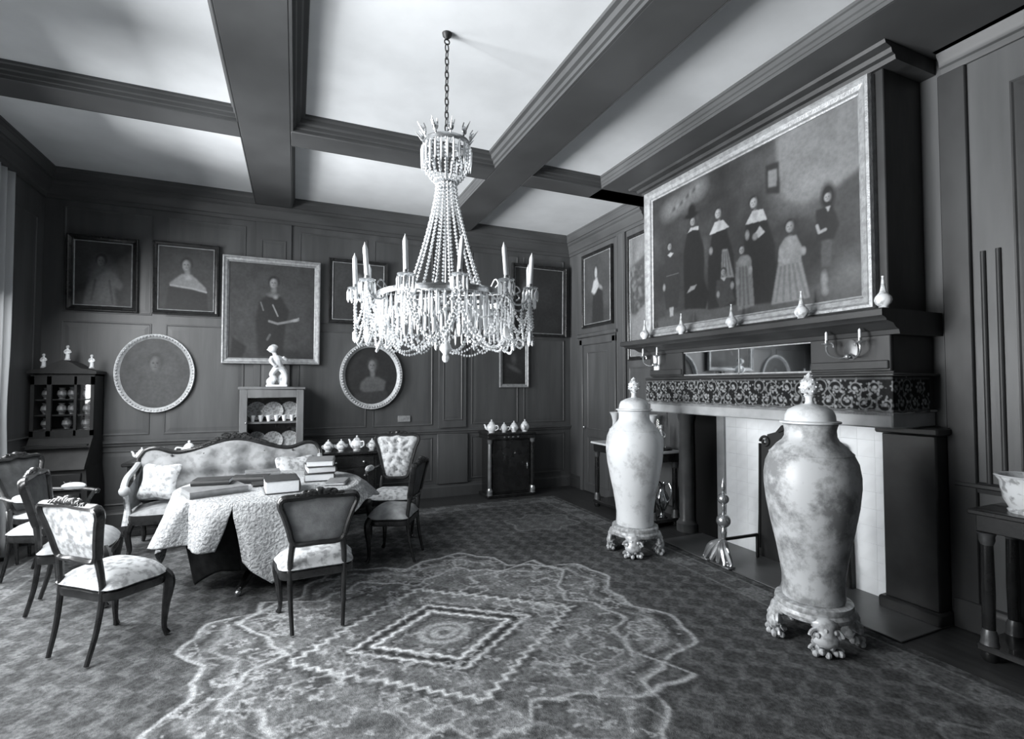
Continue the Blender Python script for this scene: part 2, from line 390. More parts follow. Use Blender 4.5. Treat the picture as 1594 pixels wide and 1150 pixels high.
for (x0, x1) in ((-.50, -.07), (1.96, 2.39)):                       # flat pilasters under the two long beams
    MB().box(x0, x1, YB-.03, YB+.01, 1.02, 3.80, .004).build('pilaster', WOOD, wb)
    MB().box(x0-.02, x1+.02, YB-.045, YB+.01, .19, .93, .006).build('pilaster_base', WOOD, wb)
    panel(wb, (x0+x1)/2, YB-.03, 2.35, .26, 2.4, 0, WOOD)
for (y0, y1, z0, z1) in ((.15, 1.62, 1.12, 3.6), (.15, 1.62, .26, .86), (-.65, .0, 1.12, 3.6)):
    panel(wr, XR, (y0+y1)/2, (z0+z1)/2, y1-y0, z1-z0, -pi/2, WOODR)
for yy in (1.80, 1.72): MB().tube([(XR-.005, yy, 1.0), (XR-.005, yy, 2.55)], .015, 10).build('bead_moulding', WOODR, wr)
MB().box(XR-.05, XR+.01, 1.84, 2.0, 0, .2, .006).build('pilaster_base', WOODR, wr)
MB().box(XR-.03, XR+.01, 1.86, 2.02, 0, 3.86, .006).build('pilaster', WOODR, wr)
MB().box(XR-.035, XR+.01, 5.73, 5.93, .0, 3.80, .006).build('pilaster', WOOD, wr)
for yy in (5.76, 5.90): MB().tube([(XR-.035, yy, .2), (XR-.035, yy, 3.78)], .012, 8).build('bead_moulding', WOOD, wr)
panel(wr, XR, 5.30, 1.52, .72, .72, -pi/2, WOOD)
for (y0, y1) in ((.2, 1.8), (3.75, 4.15), (6.05, 7.1)): panel(wl, XL, (y0+y1)/2, 2.3, y1-y0, 2.4, pi/2, WOOD)
# door in the right wall, with its surround
dr = struct(thing('door_1', None, None, (XR, 6.42, 0), -pi/2))
MB().box(-.40, .40, -.035, .01, .01, 2.28, .004).build('door_leaf', WOOD, dr)
m = MB()
for (x0, x1, z0, z1) in ((-.49, -.40, 0, 2.38), (.40, .49, 0, 2.38), (-.49, .49, 2.28, 2.40)): m.box(x0, x1, -.06, .01, z0, z1, .012)
m.build('door_surround', WOOD, dr)
MB().box(-.53, .53, -.085, .01, 2.40, 2.46, .012).build('door_cornice', WOOD, dr)
for (z0, z1) in ((.15, .85), (1.0, 2.15)):
    d = MB(); rframe(d, .52, z1-z0, PM); o = d.build('door_panel', WOOD, dr, smooth=False); o.location = (0, -.035, (z0+z1)/2)
MB().ball((-.35, -.06, 1.0), .026).tube([(-.35, -.03, 1.0), (-.35, -.06, 1.0)], .012).build('door_knob', BRASS, dr)
# windows in the left wall
for k, (y0, y1) in enumerate(WIN):
    w = struct(thing('window_%d' % (k+1), None, None, (XL, (y0+y1)/2, WZ[0]), pi/2)); hw = (y1-y0)/2; H = WZ[1]-WZ[0]
    m = MB()
    for (a, b, c, d) in ((-hw, -hw+.07, 0, H), (hw-.07, hw, 0, H), (-hw, hw, 0, .07), (-hw, hw, H-.07, H), (-.03, .03, .07, H-.07), (-hw, hw, H*.62, H*.62+.06)): m.box(a, b, .06, .13, c, d)
    for i in range(1, 4): m.box(-hw, hw, .08, .11, H*.155*i, H*.155*i+.02)
    m.build('window_frame', BEAM, w, smooth=False)
    MB().box(-hw-.02, hw+.02, -.08, .14, -.05, .0, .01).build('window_sill', BEAM, w)
    MB().box(-hw+.07, -.03, .09, .095, .07, H-.07).build('pane', GLASS, w, smooth=False); MB().box(.03, hw-.07, .09, .095, .07, H-.07).build('pane', GLASS, w, smooth=False)
def curtain(yc, wd, label):
    t = []
    def f(u, v):
        return (XL+.10+.045*sin(u*wd*52)*(1+.3*v)+.01*sin(u*9), yc+(u-.5)*wd*(1-.25*exp(-((v-.62)/.12)**2)), .04+(1-v)*3.66)
    o = MB().sheet(f, 60, 24).build('curtain', CURT, ang=180)
    so = o.modifiers.new('thick', 'SOLIDIFY'); so.thickness = .006
    tag(o, label, 'curtain', 'curtains beside the tall windows')
curtain(6.08, .42, 'pale curtain hanging at the far left wall by the corner cabinet')

# ------------------------------------------------------------------ carpet
cx0, cx1, cy0, cy1 = -2.35, 3.56, .30, 6.68
cv = Cv(560, 620, .105); X = cx0+cv.U*(cx1-cx0); Y = cy1-cv.V*(cy1-cy0)
def fbm(sc, seed):
    r = np.random.default_rng(seed).random((64, 64)); out = 0; amp = 1
    for k in range(3):
        xi = (X*sc*2**k) % 63; yi = (Y*sc*2**k) % 63; a = xi.astype(int); b = yi.astype(int); fx = xi-a; fy = yi-b; fx = fx*fx*(3-2*fx); fy = fy*fy*(3-2*fy)
        out = out+amp*(r[b % 64, a % 64]*(1-fx)*(1-fy)+r[b % 64, (a+1) % 64]*fx*(1-fy)+r[(b+1) % 64, a % 64]*(1-fx)*fy+r[(b+1) % 64, (a+1) % 64]*fx*fy); amp *= .5
    return out/1.75
n1 = fbm(3, 1); n2 = fbm(9, 2); n3 = fbm(20, 3)
dx = X-.93; dy = Y-3.29
cell = .17                                                          # small repeat of dark motifs over the field
qx = np.abs((X/cell) % 1-.5); qy = np.abs((Y/cell+.5*np.floor(X/cell)) % 1-.5)
cv.a = .072+.04*(n2-.5)+.03*(n3-.5)
cv.a += .042*np.clip((qx+qy-.48)/.1, 0, 1)*(.6+.8*n3)
tri = lambda q: 2*np.abs(2*(q-np.floor(q+.5)))-1
th_ = np.arctan2(dy, dx); sj = np.abs(dx)/.46-np.abs(dy)/.34
jag = .022*tri(sj*3.2)+.05*(n1-.5)+.02*(n2-.5); jag2 = .045*tri(th_*26/(2*pi))+.06*(n1-.5)+.02*(n2-.5)
out = np.sqrt((dx/1.50)**2+(dy/1.38)**2)+.09*np.cos(8*np.arctan2(dy, dx))+.6*jag2      # edge of the great medallion
ins = np.clip((1.03-out)/.03, 0, 1)
cv.a = cv.a*(1-ins)+ins*(.15+.16*(n2-.5)+.10*(n3-.5))
def band(d, c, w, v, k=1.0): cv.mix(np.clip(1.4-np.abs(d-c)/w, 0, 1), v, k)
band(out, 1.02, .012, .42, .9); band(out, .965, .02, .045, .7); band(out, .90, .014, .30, .7)
loz = np.abs(dx)/.46+np.abs(dy)/.34+1.6*jag                          # nested lozenges at the centre
band(loz, 1.0, .055, .62); band(loz, 1.18, .07, .04); band(loz, 1.34, .045, .55, .95); band(loz, 1.48, .05, .05, .8); band(loz, .78, .05, .06, .8)
inner = np.clip((.72-loz)/.05, 0, 1); cv.mix(inner, .13, .8); band(np.hypot(dx*1.0, dy*1.2), .15, .03, .40, .8); band(np.hypot(dx, dy*1.2), .07, .03, .45, .8)
loz2 = np.abs(dx)/.95+np.abs(dy)/.78+1.5*jag
band(loz2, 1.0, .026, .52, .95); band(loz2, 1.09, .03, .05, .7)
loz3 = np.maximum(np.abs(dx)/1.12, np.abs(dy)/.98)+.10*np.sin(9*np.arctan2(dy, dx))+.8*jag2
band(loz3, 1.0, .016, .42, .85); band(loz3, 1.05, .02, .05, .6)
rr = np.random.default_rng(5)
for k in range(95):                                                 # rosettes and leaf scrolls inside the medallion
    a = rr.uniform(0, 2*pi); r = sqrt(rr.uniform(.10, 1))*1.45; px, py = .93+r*cos(a), 3.29+r*.92*sin(a)
    s_ = rr.uniform(.035, .095); e = rr.uniform(.6, 1.5); d = np.hypot((X-px)*e, (Y-py)/e)+.012*np.sin(np.arctan2(Y-py, X-px)*6)
    w_ = ins*.9; v = rr.uniform(.24, .44)
    cv.mix(np.clip(1.3-np.abs(d-s_)/.010, 0, 1)*w_, v, .8)
    if k % 3 == 0: cv.mix(np.clip((s_*.55-d)/.01, 0, 1)*w_, v*.9, .8)
    elif k % 3 == 1: cv.mix(np.clip((s_*.8-d)/.01, 0, 1)*w_, .05, .6)
vine = np.abs(np.sin(X*6.3+2.2*np.sin(Y*5.1))+np.sin(Y*7.1+2*np.sin(X*4.4)))
cv.mix(np.clip(1.2-vine/.07, 0, 1)*ins, .32, .55)
spot = (n3 > .70); cv.mix(spot*ins, .42, .6)
for (mx, my, s_) in ((2.75, 5.45, .42), (-.6, 1.2, .4), (2.9, 1.1, .4)):  # corner medallions
    d = np.hypot((X-mx), (Y-my)*1.3)+.06*np.cos(6*np.arctan2(Y-my, X-mx)); band(d, s_, .02, .22, .7); band(d, s_*.5, .02, .20, .6); cv.mix(np.clip((s_-d)/.05, 0, 1), .14, .4)
bd = np.minimum.reduce([X-cx0, cx1-X, Y-cy0, cy1-Y])                # woven border along the edges
cv.mix(((bd > .08) & (bd < .30)).astype(float), .11+.10*(n2 > .55), .7); band(bd, .08, .012, .2, .7); band(bd, .30, .012, .2, .7)
ca = thing('carpet', 'large patterned oriental carpet with a pale central medallion covering the floor', 'carpet')
cv.build('pile', CARP, lambda U, V: (X, Y, np.full_like(X, FZ-.001)), ca)
MB().box(cx0, cx1, cy0, cy1, 0.0005, FZ-.002).build('backing', DARKFAB, ca, smooth=False)

# ================================================================== CHIMNEYPIECE
HX, HY0, HY1 = 3.78, 2.14, 4.74
ch = thing('chimneypiece', 'dark panelled chimneypiece with projecting hood, mantel shelf and white-tiled fireplace', 'fireplace', (0, 0, 0))
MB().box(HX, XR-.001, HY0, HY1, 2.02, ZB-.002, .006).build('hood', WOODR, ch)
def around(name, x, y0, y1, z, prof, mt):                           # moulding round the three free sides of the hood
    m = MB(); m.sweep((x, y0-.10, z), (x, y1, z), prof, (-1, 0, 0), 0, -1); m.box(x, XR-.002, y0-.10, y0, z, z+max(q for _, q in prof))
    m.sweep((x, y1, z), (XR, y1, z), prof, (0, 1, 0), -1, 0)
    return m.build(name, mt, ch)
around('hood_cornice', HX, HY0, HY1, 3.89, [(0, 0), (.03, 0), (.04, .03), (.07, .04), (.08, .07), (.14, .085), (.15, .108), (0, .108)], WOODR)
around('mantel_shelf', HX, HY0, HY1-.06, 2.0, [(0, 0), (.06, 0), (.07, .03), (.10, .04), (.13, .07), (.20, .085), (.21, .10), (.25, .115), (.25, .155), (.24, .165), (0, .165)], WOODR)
LY0, LY1 = 2.10, 4.62
MB().box(HX-.03, XR-.001, LY0, LY1, 1.73, 2.0, .004).build('frieze', WOODR, ch)
for (a, b) in ((LY0, 2.68), (4.10, LY1)):
    MB().box(HX-.06, HX-.03, a, b, 1.75, 2.0, .006).build('frieze_block', WOODR, ch)
    MB().box(HX-.075, HX-.055, a+.01, b-.01, 1.765, 1.825, .006).build('frieze_moulding', WOODR, ch)
for (a, b) in ((2.685, 3.385), (3.395, 4.095)): MB().box(HX-.036, HX-.030, a, b, 1.765, 1.985).build('mirror_pane', MIRR, ch, smooth=False)
MB().box(HX-.042, HX-.030, 3.385, 3.395, 1.755, 1.99).box(HX-.042, HX-.030, 2.68, 4.10, 1.985, 1.995).box(HX-.042, HX-.030, 2.68, 4.10, 1.752, 1.765).build('mirror_frame', GILTF, ch, smooth=False)
MB().box(HX-.105, XR-.001, LY0-.04, LY1+.04, 1.715, 1.735, .005).build('ledge', WOODR, ch)
MB().box(HX-.05, XR-.001, LY0, LY1, 1.48, 1.715, .004).build('lintel_core', WOODR, ch)
MB().box(HX-.065, XR-.001, LY0-.005, LY1+.005, 1.355, 1.465, .010).build('lintel', STONE, ch)
MB().box(HX-.085, XR-.001, LY0-.02, LY1+.02, 1.460, 1.480, .006).build('lintel_fillet', STONE, ch)
# near pier
MB().box(4.06, XR-.001, 2.02, 2.37, .09, 1.30, .01).build('pier', DSTONE, ch)
MB().box(4.02, XR-.001, 2.00, 2.40, .0, .095, .015).build('pier_plinth', DSTONE, ch)
MB().box(4.02, XR-.001, 1.99, 2.40, 1.30, 1.355, .012).build('pier_cap', DSTONE, ch)
# far half-column
MB().lathe([(.12, 0), (.12, .09), (.10, .11), (.085, .14), (.088, .6), (.08, 1.24), (.095, 1.27), (.10, 1.355)], 20, (4.13, 4.50, 0)).build('column', mat('grey_column', .10, .35, .5, g2=.07, nscale=7), ch)
MB().box(4.175, XR-.001, 4.09, 4.42, 0, 1.355).build('side_panel', BLACK, ch, smooth=False)  # plain black slab on the wall beside the tiles
MB().box(4.165, XR-.001, 3.99, 4.09, 0, 1.355, .006).build('side_strip', STONE, ch)
# tiled back, tile by tile
tb = MB().box(4.195, XR-.001, 2.35, 3.99, .0, 1.355).build('tile_bed', MARBLE, ch, smooth=False); s_ = .1354
tl = None; ny = 12; nz = 10; ty = 1.62/ny
for i in range(ny):
    for j in range(nz):
        if tl is None: tl = MB().box(-.006, .004, -ty/2+.0004, ty/2-.0004, -s_/2+.0004, s_/2-.0004, .0004).build('tile', TILE, tb, smooth=False); q = tl
        else: q = dup(tl, tb)
        q.location = (4.193+.0003*random.random(), 2.36+ty*(i+.5), s_*(j+.5))
MB().box(3.58, XR-.001, 2.0, 4.32, 0.0, .012, .004).build('hearth_slab', HEARTH, ch)
# fireback
fb = thing('fireback', 'dark cast iron fireback with scrolled shoulders against the white tiles', 'fireback', (4.145, 3.10, .0135))
o2 = [(-.44, 0), (.46, 0), (.44, .5), (.42, 1.08), (.40, 1.14), (.34, 1.16), (.33, 1.24), (.24, 1.27), (.18, 1.34), (0, 1.40), (-.18, 1.34), (-.24, 1.27), (-.33, 1.24), (-.34, 1.16), (-.40, 1.14), (-.42, 1.08), (-.43, .5)]
o2 = [(y, z*.945) for y, z in o2]
MB().rings([[(.035, y, z) for y, z in o2], [(-.01, y, z) for y, z in o2]]).build('plate', IRON, fb, smooth=False)
m = MB()
for sg in (-1, 1):
    m.tube([(-.015, sg*(.35+.055*cos(a)*(1-a/12)), 1.10+.055*sin(a)*(1-a/12)) for a in np.linspace(0, 7, 22)], .014, 6)
    m.tube([(-.015, sg*(.43-.02*k), .08+1.0*k) for k in np.linspace(0, 1, 5)], .012, 6)
m.tube([(-.015, y, 1.21+.06*cos(y*8)) for y in np.linspace(-.2, .2, 9)], .012, 6)
m.build('scrolls', IRON, fb)
m = MB().ball((-.01, 0, .75), .2, 14, 8, (.12, 1, 1.3)).ball((-.01, 0, 1.12), .09, 10, 6, (.2, 1.4, 1)); m.build('relief', IRON, fb)
# embroidered valance
cv = Cv(900, 66, .014); R_ = random.Random(3); TL_ = 3.4; VH = .245; AS = TL_/VH
def spiral(xm, zm, r, sg, fl):
    P = [((xm+fl*r*cos(a)*(1-a/9))/TL_, (zm+sg*r*sin(a)*(1-a/9))/VH) for a in np.linspace(-1.2, 7, 26)]
    cv.line(P, .020, .20, .9, asp=AS)
    for a in np.linspace(-1, 5.4, 9):
        rr_ = r*(1-a/9)*R_.uniform(1.1, 1.5); cv.ell((xm+fl*rr_*cos(a))/TL_, (zm+sg*rr_*sin(a))/VH, R_.uniform(.006, .012)/TL_, R_.uniform(.006, .013)/VH, R_.uniform(.18, .34), .4)
    cv.ell(xm/TL_, zm/VH, .012/TL_, .012/VH, .30, .4)
for k in range(50): spiral(.04+k*.0675+R_.uniform(-.01, .01), .125+(.055 if k % 2 else -.055)+R_.uniform(-.012, .012), R_.uniform(.042, .062), 1 if k % 2 else -1, 1 if k % 4 < 2 else -1)
for k in range(420): cv.ell(R_.random(), R_.uniform(.06, .94), R_.uniform(.003, .008)/TL_, R_.uniform(.003, .010)/VH, R_.uniform(.08, .24), .5)
cv.line([(0, .05), (1, .05)], .03, .10, .8, asp=AS); cv.line([(0, .965), (1, .965)], .03, .14, .8, asp=AS)
vl = thing('valance', 'dark velvet valance embroidered with pale scrolling foliage under the mantel', 'valance', (0, 0, 0))
L_ = LY1-LY0+.06; D_ = .42; T_ = L_+2*D_
def vf(U, V):
    s = U*T_; x = np.where(s < D_, XR-s-.01, np.where(s > D_+L_, HX-.096+(s-D_-L_), HX-.096)); x = np.where(s < D_, HX-.096+(D_-s), x)
    y = np.where(s < D_, LY1+.03, np.where(s > D_+L_, LY0-.03, LY1+.03-(s-D_)))
    w = .004*np.sin(s*23)*V
    return (x-np.where((s >= D_) & (s <= D_+L_), w+.004, 0), y, 1.712-V*.245+.004*np.sin(s*40)*V)
o = cv.build('cloth', EMBR, vf, vl); sm = o.modifiers.new('thick', 'SOLIDIFY'); sm.thickness = .006; sm.offset = -1
m = MB()
for k in range(250):
    s = k/250*L_; m.tube([(HX-.103, LY1+.02-s, 1.466), (HX-.104, LY1+.02-s+.002, 1.445)], .0035, 4)
tag(m.build('fringe', GREYFAB, vl), kind='stuff')

# ================================================================== PICTURES
FR = [(0, 0), (0, .018), (.010, .022), (.018, .034), (.045, .040), (.060, .052), (.075, .050), (.080, .03), (.080, 0)]
def frame_prof(w, d): return [(o*w/.08, q*d/.052) for o, q in FR]
def picture(name, label, cat, loc, rz, w, h, cv, fw=.08, fd=.05, fm=GILTF, tilt=0, oval=False):
    t = thing(name, label, cat, loc, rz); t.rotation_euler = (tilt, 0, rz)
    iw, ih = w-2*fw, h-2*fw
    mk = None
    if oval: mk = ((cv.U-.5)**2+(cv.V-.5)**2) < .262
    cv.build('canvas', CANV, lambda U, V: ((U-.5)*iw, np.full_like(U, -.012), (.5-V)*ih), t, mk)
    if oval:
        n = 64; pr = frame_prof(fw, fd); R = [[((iw/2+o)*cos(2*pi*i/n), -q, (ih/2+o)*sin(2*pi*i/n)) for i in range(n)] for o, q in pr]; R.append(R[0])
        MB().rings(R, False, False).build('frame', fm, t, ang=60)
        m = MB(); R = [[((iw/2+.01)*cos(2*pi*i/n), y, (ih/2+.01)*sin(2*pi*i/n)) for i in range(n)] for y in (0, -.01)]; m.rings(R).build('backing', IRON, t)
        m = MB()
        for i in range(72):
            a = 2*pi*i/72; m.ball(((iw/2+fw*.55)*cos(a), -fd*.92, (ih/2+fw*.55)*sin(a)), fw*.22, 7, 5)
        tag(m.build('carved_beading', fm, t), kind='stuff')
    else:
        rframe(MB(), iw, ih, frame_prof(fw, fd)).build('frame', fm, t, smooth=False)
        if fm in (MAHOG, WALNUT): rframe(MB(), iw-.024, ih-.024, [(0, .010), (0, .020), (.006, .024), (.0118, .020), (.0118, .010)]).build('gilt_slip', GILTF, t, smooth=False)
        MB().box(-iw/2-.01, iw/2+.01, -.010, 0, -ih/2-.01, ih/2+.01).build('backing', IRON, t, smooth=False)
    return t
# the large family group over the mantel
cv = Cv(430, 292, .046); cv.mottle(.4, sc=60); cv.mottle(.2, sc=14)
def hd(cv, x, y, r, v=.30, hair=.022, asp=1.5):                      # a small painted head
    cv.ell(x, y-r*.25*asp, r*1.12, r*1.12*asp, hair, .2); cv.ell(x-r*.1, y+r*.1, r*.72, r*.95*asp, v, .22); cv.ell(x+r*.45, y+r*.1, r*.34, r*.85*asp, v*.45, .6, .7)
    cv.ell(x-r*.38, y-r*.05*asp, r*.17, r*.10*asp, v*.25, .5, .8); cv.ell(x+r*.18, y-r*.05*asp, r*.17, r*.10*asp, v*.25, .5, .8); cv.ell(x-r*.08, y+r*.22*asp, r*.08, r*.2*asp, v*.55, .6, .7); cv.ell(x-r*.1, y+r*.52*asp, r*.24, r*.06*asp, v*.35, .5, .8)
cv.poly([(.70, .0), (1.02, -.02), (1.02, .36), (.954, .391), (.877, .434), (.799, .432), (.74, .384), (.705, .253)], .185, 40); cv.ell(.83, .33, .12, .12, .225, .7, .7); cv.ell(.92, .12, .2, .14, .17, .9, .6)
cv.poly([(.88, .47), (1.02, .34), (1.02, .80), (.88, .75)], .060, 30, .8); cv.poly([(.0, .94), (.36, .87), (.68, .96), (1.02, .84), (1.02, 1.02), (0, 1.02)], .085, 20, .8)
cv.ell(.96, .86, .08, .08, .13, .8, .8); cv.mottle(.18, sc=22)
for (x, y, r) in ((.12, .13, .05), (.19, .11, .06), (.27, .08, .06), (.31, .06, .04)): cv.ell(x, y, r, .06, .17, .8, .8)
for (x, y) in ((.15, .13), (.20, .11), (.24, .08), (.28, .06)): cv.ell(x, y, .010, .028, .05, .5, .8, .6); cv.ell(x+.016, y-.01, .012, .018, .22, .5, .7)
cv.poly([(.652, .13), (.710, .14), (.712, .33), (.652, .30)], .026, 8); cv.poly([(.664, .170), (.700, .177), (.699, .279), (.664, .268)], .20, 5)
# standing adults in black
cv.poly([(.235, .33), (.30, .33), (.335, .5), (.33, .90), (.21, .90), (.205, .5)], .016, 7)
cv.poly([(.385, .40), (.455, .40), (.495, .6), (.505, .93), (.35, .93), (.355, .6)], .018, 7)
cv.poly([(.56, .43), (.65, .43), (.685, .6), (.70, .95), (.54, .95), (.540, .6)], .018, 7)
hd(cv, .267, .284, .019, .27); cv.ell(.259, .236, .044, .020, .012, .3); cv.ell(.262, .205, .023, .05, .012, .3)
cv.poly([(.233, .354), (.254, .325), (.302, .331), (.302, .361), (.268, .345)], .40, 2)
hd(cv, .416, .300, .021, .36); cv.poly([(.365, .425), (.397, .352), (.441, .355), (.474, .418)], .46, 2); cv.ell(.42, .38, .010, .03, .34, .5, .8); cv.ell(.373, .536, .010, .024, .22, .4); cv.poly([(.435, .55), (.463, .557), (.495, .75), (.426, .74)], .20, 4)
for k in range(3): cv.line([(.442+.009*k, .57), (.436+.02*k, .73)], .004, .08, .7)
hd(cv, .596, .322, .021, .36); cv.poly([(.555, .442), (.59, .372), (.638, .384), (.655, .455)], .44, 2); cv.ell(.60, .40, .010, .03, .32, .5, .8); cv.poly([(.598, .52), (.622, .480), (.645, .526), (.615, .55)], .38, 2); cv.ell(.563, .510, .010, .028, .22, .4); cv.ell(.60, .535, .012, .02, .22, .4)
# children
cv.poly([(.085, .477), (.15, .485), (.19, .66), (.165, .872), (.085, .872), (.065, .658)], .034, 4); hd(cv, .114, .402, .017, .26); cv.poly([(.098, .462), (.118, .448), (.140, .462), (.118, .485)], .40, 2); cv.ell(.072, .70, .009, .025, .26, .4); cv.poly([(.108, .86), (.136, .86), (.134, .925), (.112, .930)], .34, 3); cv.line([(.09, .62), (.17, .62)], .004, .09)
cv.poly([(.508, .66), (.53, .63), (.566, .635), (.58, .66), (.592, .955), (.512, .97), (.502, .75)], .165, 4)
for k in range(3): cv.line([(.525+.015*k, .70), (.522+.022*k, .94)], .005, .09, .7)
cv.ell(.545, .665, .022, .03, .24, .5, .8); hd(cv, .536, .592, .016, .28); cv.ell(.575, .73, .009, .022, .26, .4); cv.ell(.515, .79, .009, .02, .22, .4)
cv.poly([(.404, .745), (.474, .75), (.497, .90), (.42, .935), (.395, .85)], .048, 4); hd(cv, .44, .700, .015, .26); cv.poly([(.428, .738), (.455, .739), (.443, .762)], .38, 2); cv.ell(.41, .84, .008, .020, .24, .4); cv.ell(.485, .80, .009, .022, .26, .4)
cv.poly([(.25, .75), (.33, .72), (.36, .82), (.34, .92), (.25, .9)], .014, 6); cv.poly([(.224, .785), (.249, .742), (.288, .738), (.272, .766)], .26, 2)
cv.poly([(.706, .64), (.731, .596), (.774, .60), (.803, .699), (.787, .74), (.70, .725)], .23, 4); cv.poly([(.703, .712), (.790, .725), (.823, .965), (.668, .968)], .235, 4)
for k in range(5): cv.line([(.712+.016*k, .76), (.688+.030*k, .955)], .005, .13, .6)
cv.ell(.748, .655, .018, .05, .32, .5, .7); cv.line([(.715, .66), (.712, .72), (.735, .735)], .010, .32, .7); hd(cv, .751, .541, .021, .28); cv.ell(.802, .70, .009, .022, .28, .4); cv.ell(.735, .735, .014, .014, .32, .4)
cv.poly([(.850, .50), (.91, .50), (.93, .61), (.912, .68), (.85, .665)], .024, 5); cv.ell(.893, .445, .025, .07, .018, .3); hd(cv, .893, .449, .016, .28); cv.poly([(.885, .50), (.902, .50), (.893, .53)], .36, 2); cv.line([(.853, .585), (.860, .625), (.882, .618)], .008, .34, .9, asp=1.5); cv.poly([(.868, .673), (.903, .678), (.899, .82), (.865, .815)], .085, 5); cv.ell(.875, .88, .011, .04, .24, .5); cv.ell(.877, .94, .011, .024, .22, .5)
cv.a *= .80
picture('family_portrait', 'huge framed group portrait of a dark-dressed family above the mantel shelf', 'painting', (HX-.002, 3.445, 3.036), -pi/2, 2.50, 1.68, cv, .105, .075, GILTF)
def bust(w, h, bg, face, body, collar, dark=.03):
    cv = Cv(w, h, bg); cv.mottle(.3, sc=14); cv.ell(.5, .42, .45, .4, bg*1.5, .8, .5); return cv
YW = YB-.012
# woman in a pale gown
cv = bust(112, 132, .042, 0, 0, 0); cv.poly([(.30, .50), (.42, .40), (.58, .40), (.72, .52), (.84, .66), (.78, .74), (.68, .68), (.72, 1), (.16, 1), (.22, .7)], .12, 16); cv.ell(.48, .56, .16, .22, .20, .9, .8); cv.line([(.36, .6), (.30, .9)], .02, .06, .6); cv.line([(.6, .6), (.66, .95)], .02, .06, .6); hd(cv, .46, .30, .085, .20, .03, .95); cv.ell(.47, .41, .04, .05, .15, .5)
picture('portrait_of_woman', 'dim portrait of a woman in a pale gown, furthest left of the upper row', 'painting', (-2.085, YW-.01, 2.96), 0, .68, .88, cv, .06, .05, MAHOG, .03)
# sitter with the broad white collar
cv = bust(112, 132, .042, 0, 0, 0); cv.poly([(.2, .58), (.42, .42), (.58, .42), (.84, .62), (.86, .7), (.62, .64), (.22, .62)], .22, 5); cv.line([(.22, .61), (.6, .645), (.85, .69)], .014, .34, .8); cv.poly([(.2, .63), (.62, .67), (.86, .72), (.9, 1), (.12, 1)], .028, 8); hd(cv, .5, .28, .095, .26, .025, .95); cv.ell(.51, .40, .045, .05, .2, .5); cv.ell(.52, .47, .05, .04, .32, .6)
picture('portrait_with_collar', 'bust portrait of a sitter with a broad white collar in a dark frame', 'painting', (-1.255, YW-.01, 2.97), 0, .70, .89, cv, .05, .05, WALNUT, .03)
# officer pointing
cv = bust(170, 200, .046, 0, 0, 0); cv.poly([(.34, .40), (.46, .31), (.60, .34), (.70, .5), (.66, .62), (.62, .98), (.34, .98), (.30, .6)], .026, 12); hd(cv, .51, .195, .058, .27, .02, .95); cv.ell(.51, .275, .03, .03, .16, .5); cv.ell(.5, .325, .06, .022, .17, .6, .8); cv.ell(.53, .345, .025, .02, .22, .6); cv.line([(.36, .41), (.39, .49)], .008, .17, .8); cv.line([(.50, .43), (.56, .545)], .008, .26, .9); cv.line([(.46, .605), (.56, .628), (.72, .595)], .012, .22, .9); cv.ell(.765, .585, .045, .016, .30, .4, 1, -.15); cv.line([(.78, .575), (.81, .56)], .008, .28, .9); cv.line([(.47, .75), (.44, .80)], .012, .12, .8); cv.poly([(.04, .78), (.2, .88), (.16, 1), (.02, 1)], .02, 8)
picture('portrait_of_officer', 'large gilt-framed portrait of a man in dark dress stretching out one hand', 'painting', (-.285, YW-.03, 2.62), 0, 1.16, 1.38, cv, .075, .06, GILTF, .02)
# oval pictures
cv = bust(120, 132, .058, 0, 0, 0); cv.poly([(.2, .95), (.3, .62), (.5, .54), (.7, .62), (.82, .95)], .075, 14); hd(cv, .5, .36, .10, .12, .05, 1.1); cv.ell(.68, .45, .1, .05, .085, .8, .8)
picture('oval_portrait', 'dark oval portrait in a beaded frame hanging left of the display cabinet', 'painting', (-1.555, YW, 1.80), 0, .82, .95, cv, .055, .05, GILTO, 0, True)
cv = bust(120, 132, .026, 0, 0, 0); cv.poly([(.3, .62), (.42, .52), (.62, .52), (.78, .6), (.74, .78), (.4, .82), (.28, .74)], .115, 12); cv.ell(.52, .68, .16, .08, .09, .7, .7); cv.ell(.52, .46, .045, .08, .15, .4); hd(cv, .52, .32, .095, .19, .05, 1.1); cv.poly([(.2, .8), (.8, .76), (.85, 1), (.15, 1)], .045, 10)
picture('oval_portrait', 'oval portrait of a woman in a bright gilt frame below the chandelier', 'painting', (.985, YW, 1.79), 0, .86, .95, cv, .075, .06, GILTO, 0, True)
# behind the chandelier and beyond
cv = bust(56, 66, .05, 0, 0, 0); cv.ell(.5, .30, .08, .11, .2, .3); cv.poly([(.2, 1), (.3, .55), (.5, .46), (.7, .55), (.82, 1)], .05, 4); cv.ell(.38, .6, .1, .03, .2, .5, .8, -.5)
picture('portrait_behind_chandelier', 'dark framed portrait half hidden behind the chandelier candles at left', 'painting', (.80, YW-.01, 2.96), 0, .80, .90, cv, .05, .04, WALNUT, .03)
cv = bust(56, 66, .035, 0, 0, 0); cv.ell(.3, .38, .14, .06, .12, .6, .9, .4); cv.ell(.25, .3, .07, .1, .12, .5); cv.ell(.2, .72, .06, .04, .12, .5)
picture('dark_portrait', 'very dark painting high on the back wall beside the room corner', 'painting', (3.62, YW-.02, 3.02), 0, .98, 1.16, cv, .05, .06, WALNUT, .02)
cv = bust(40, 56, .03, 0, 0, 0); cv.ell(.5, .6, .25, .06, .10, .6, .8, .3); cv.ell(.5, .35, .1, .12, .08, .6)
picture('small_picture', 'small upright picture in a pale frame above the dark commode', 'painting', (3.18, YW-.005, 1.98), 0, .50, .72, cv, .055, .04, GILTF)
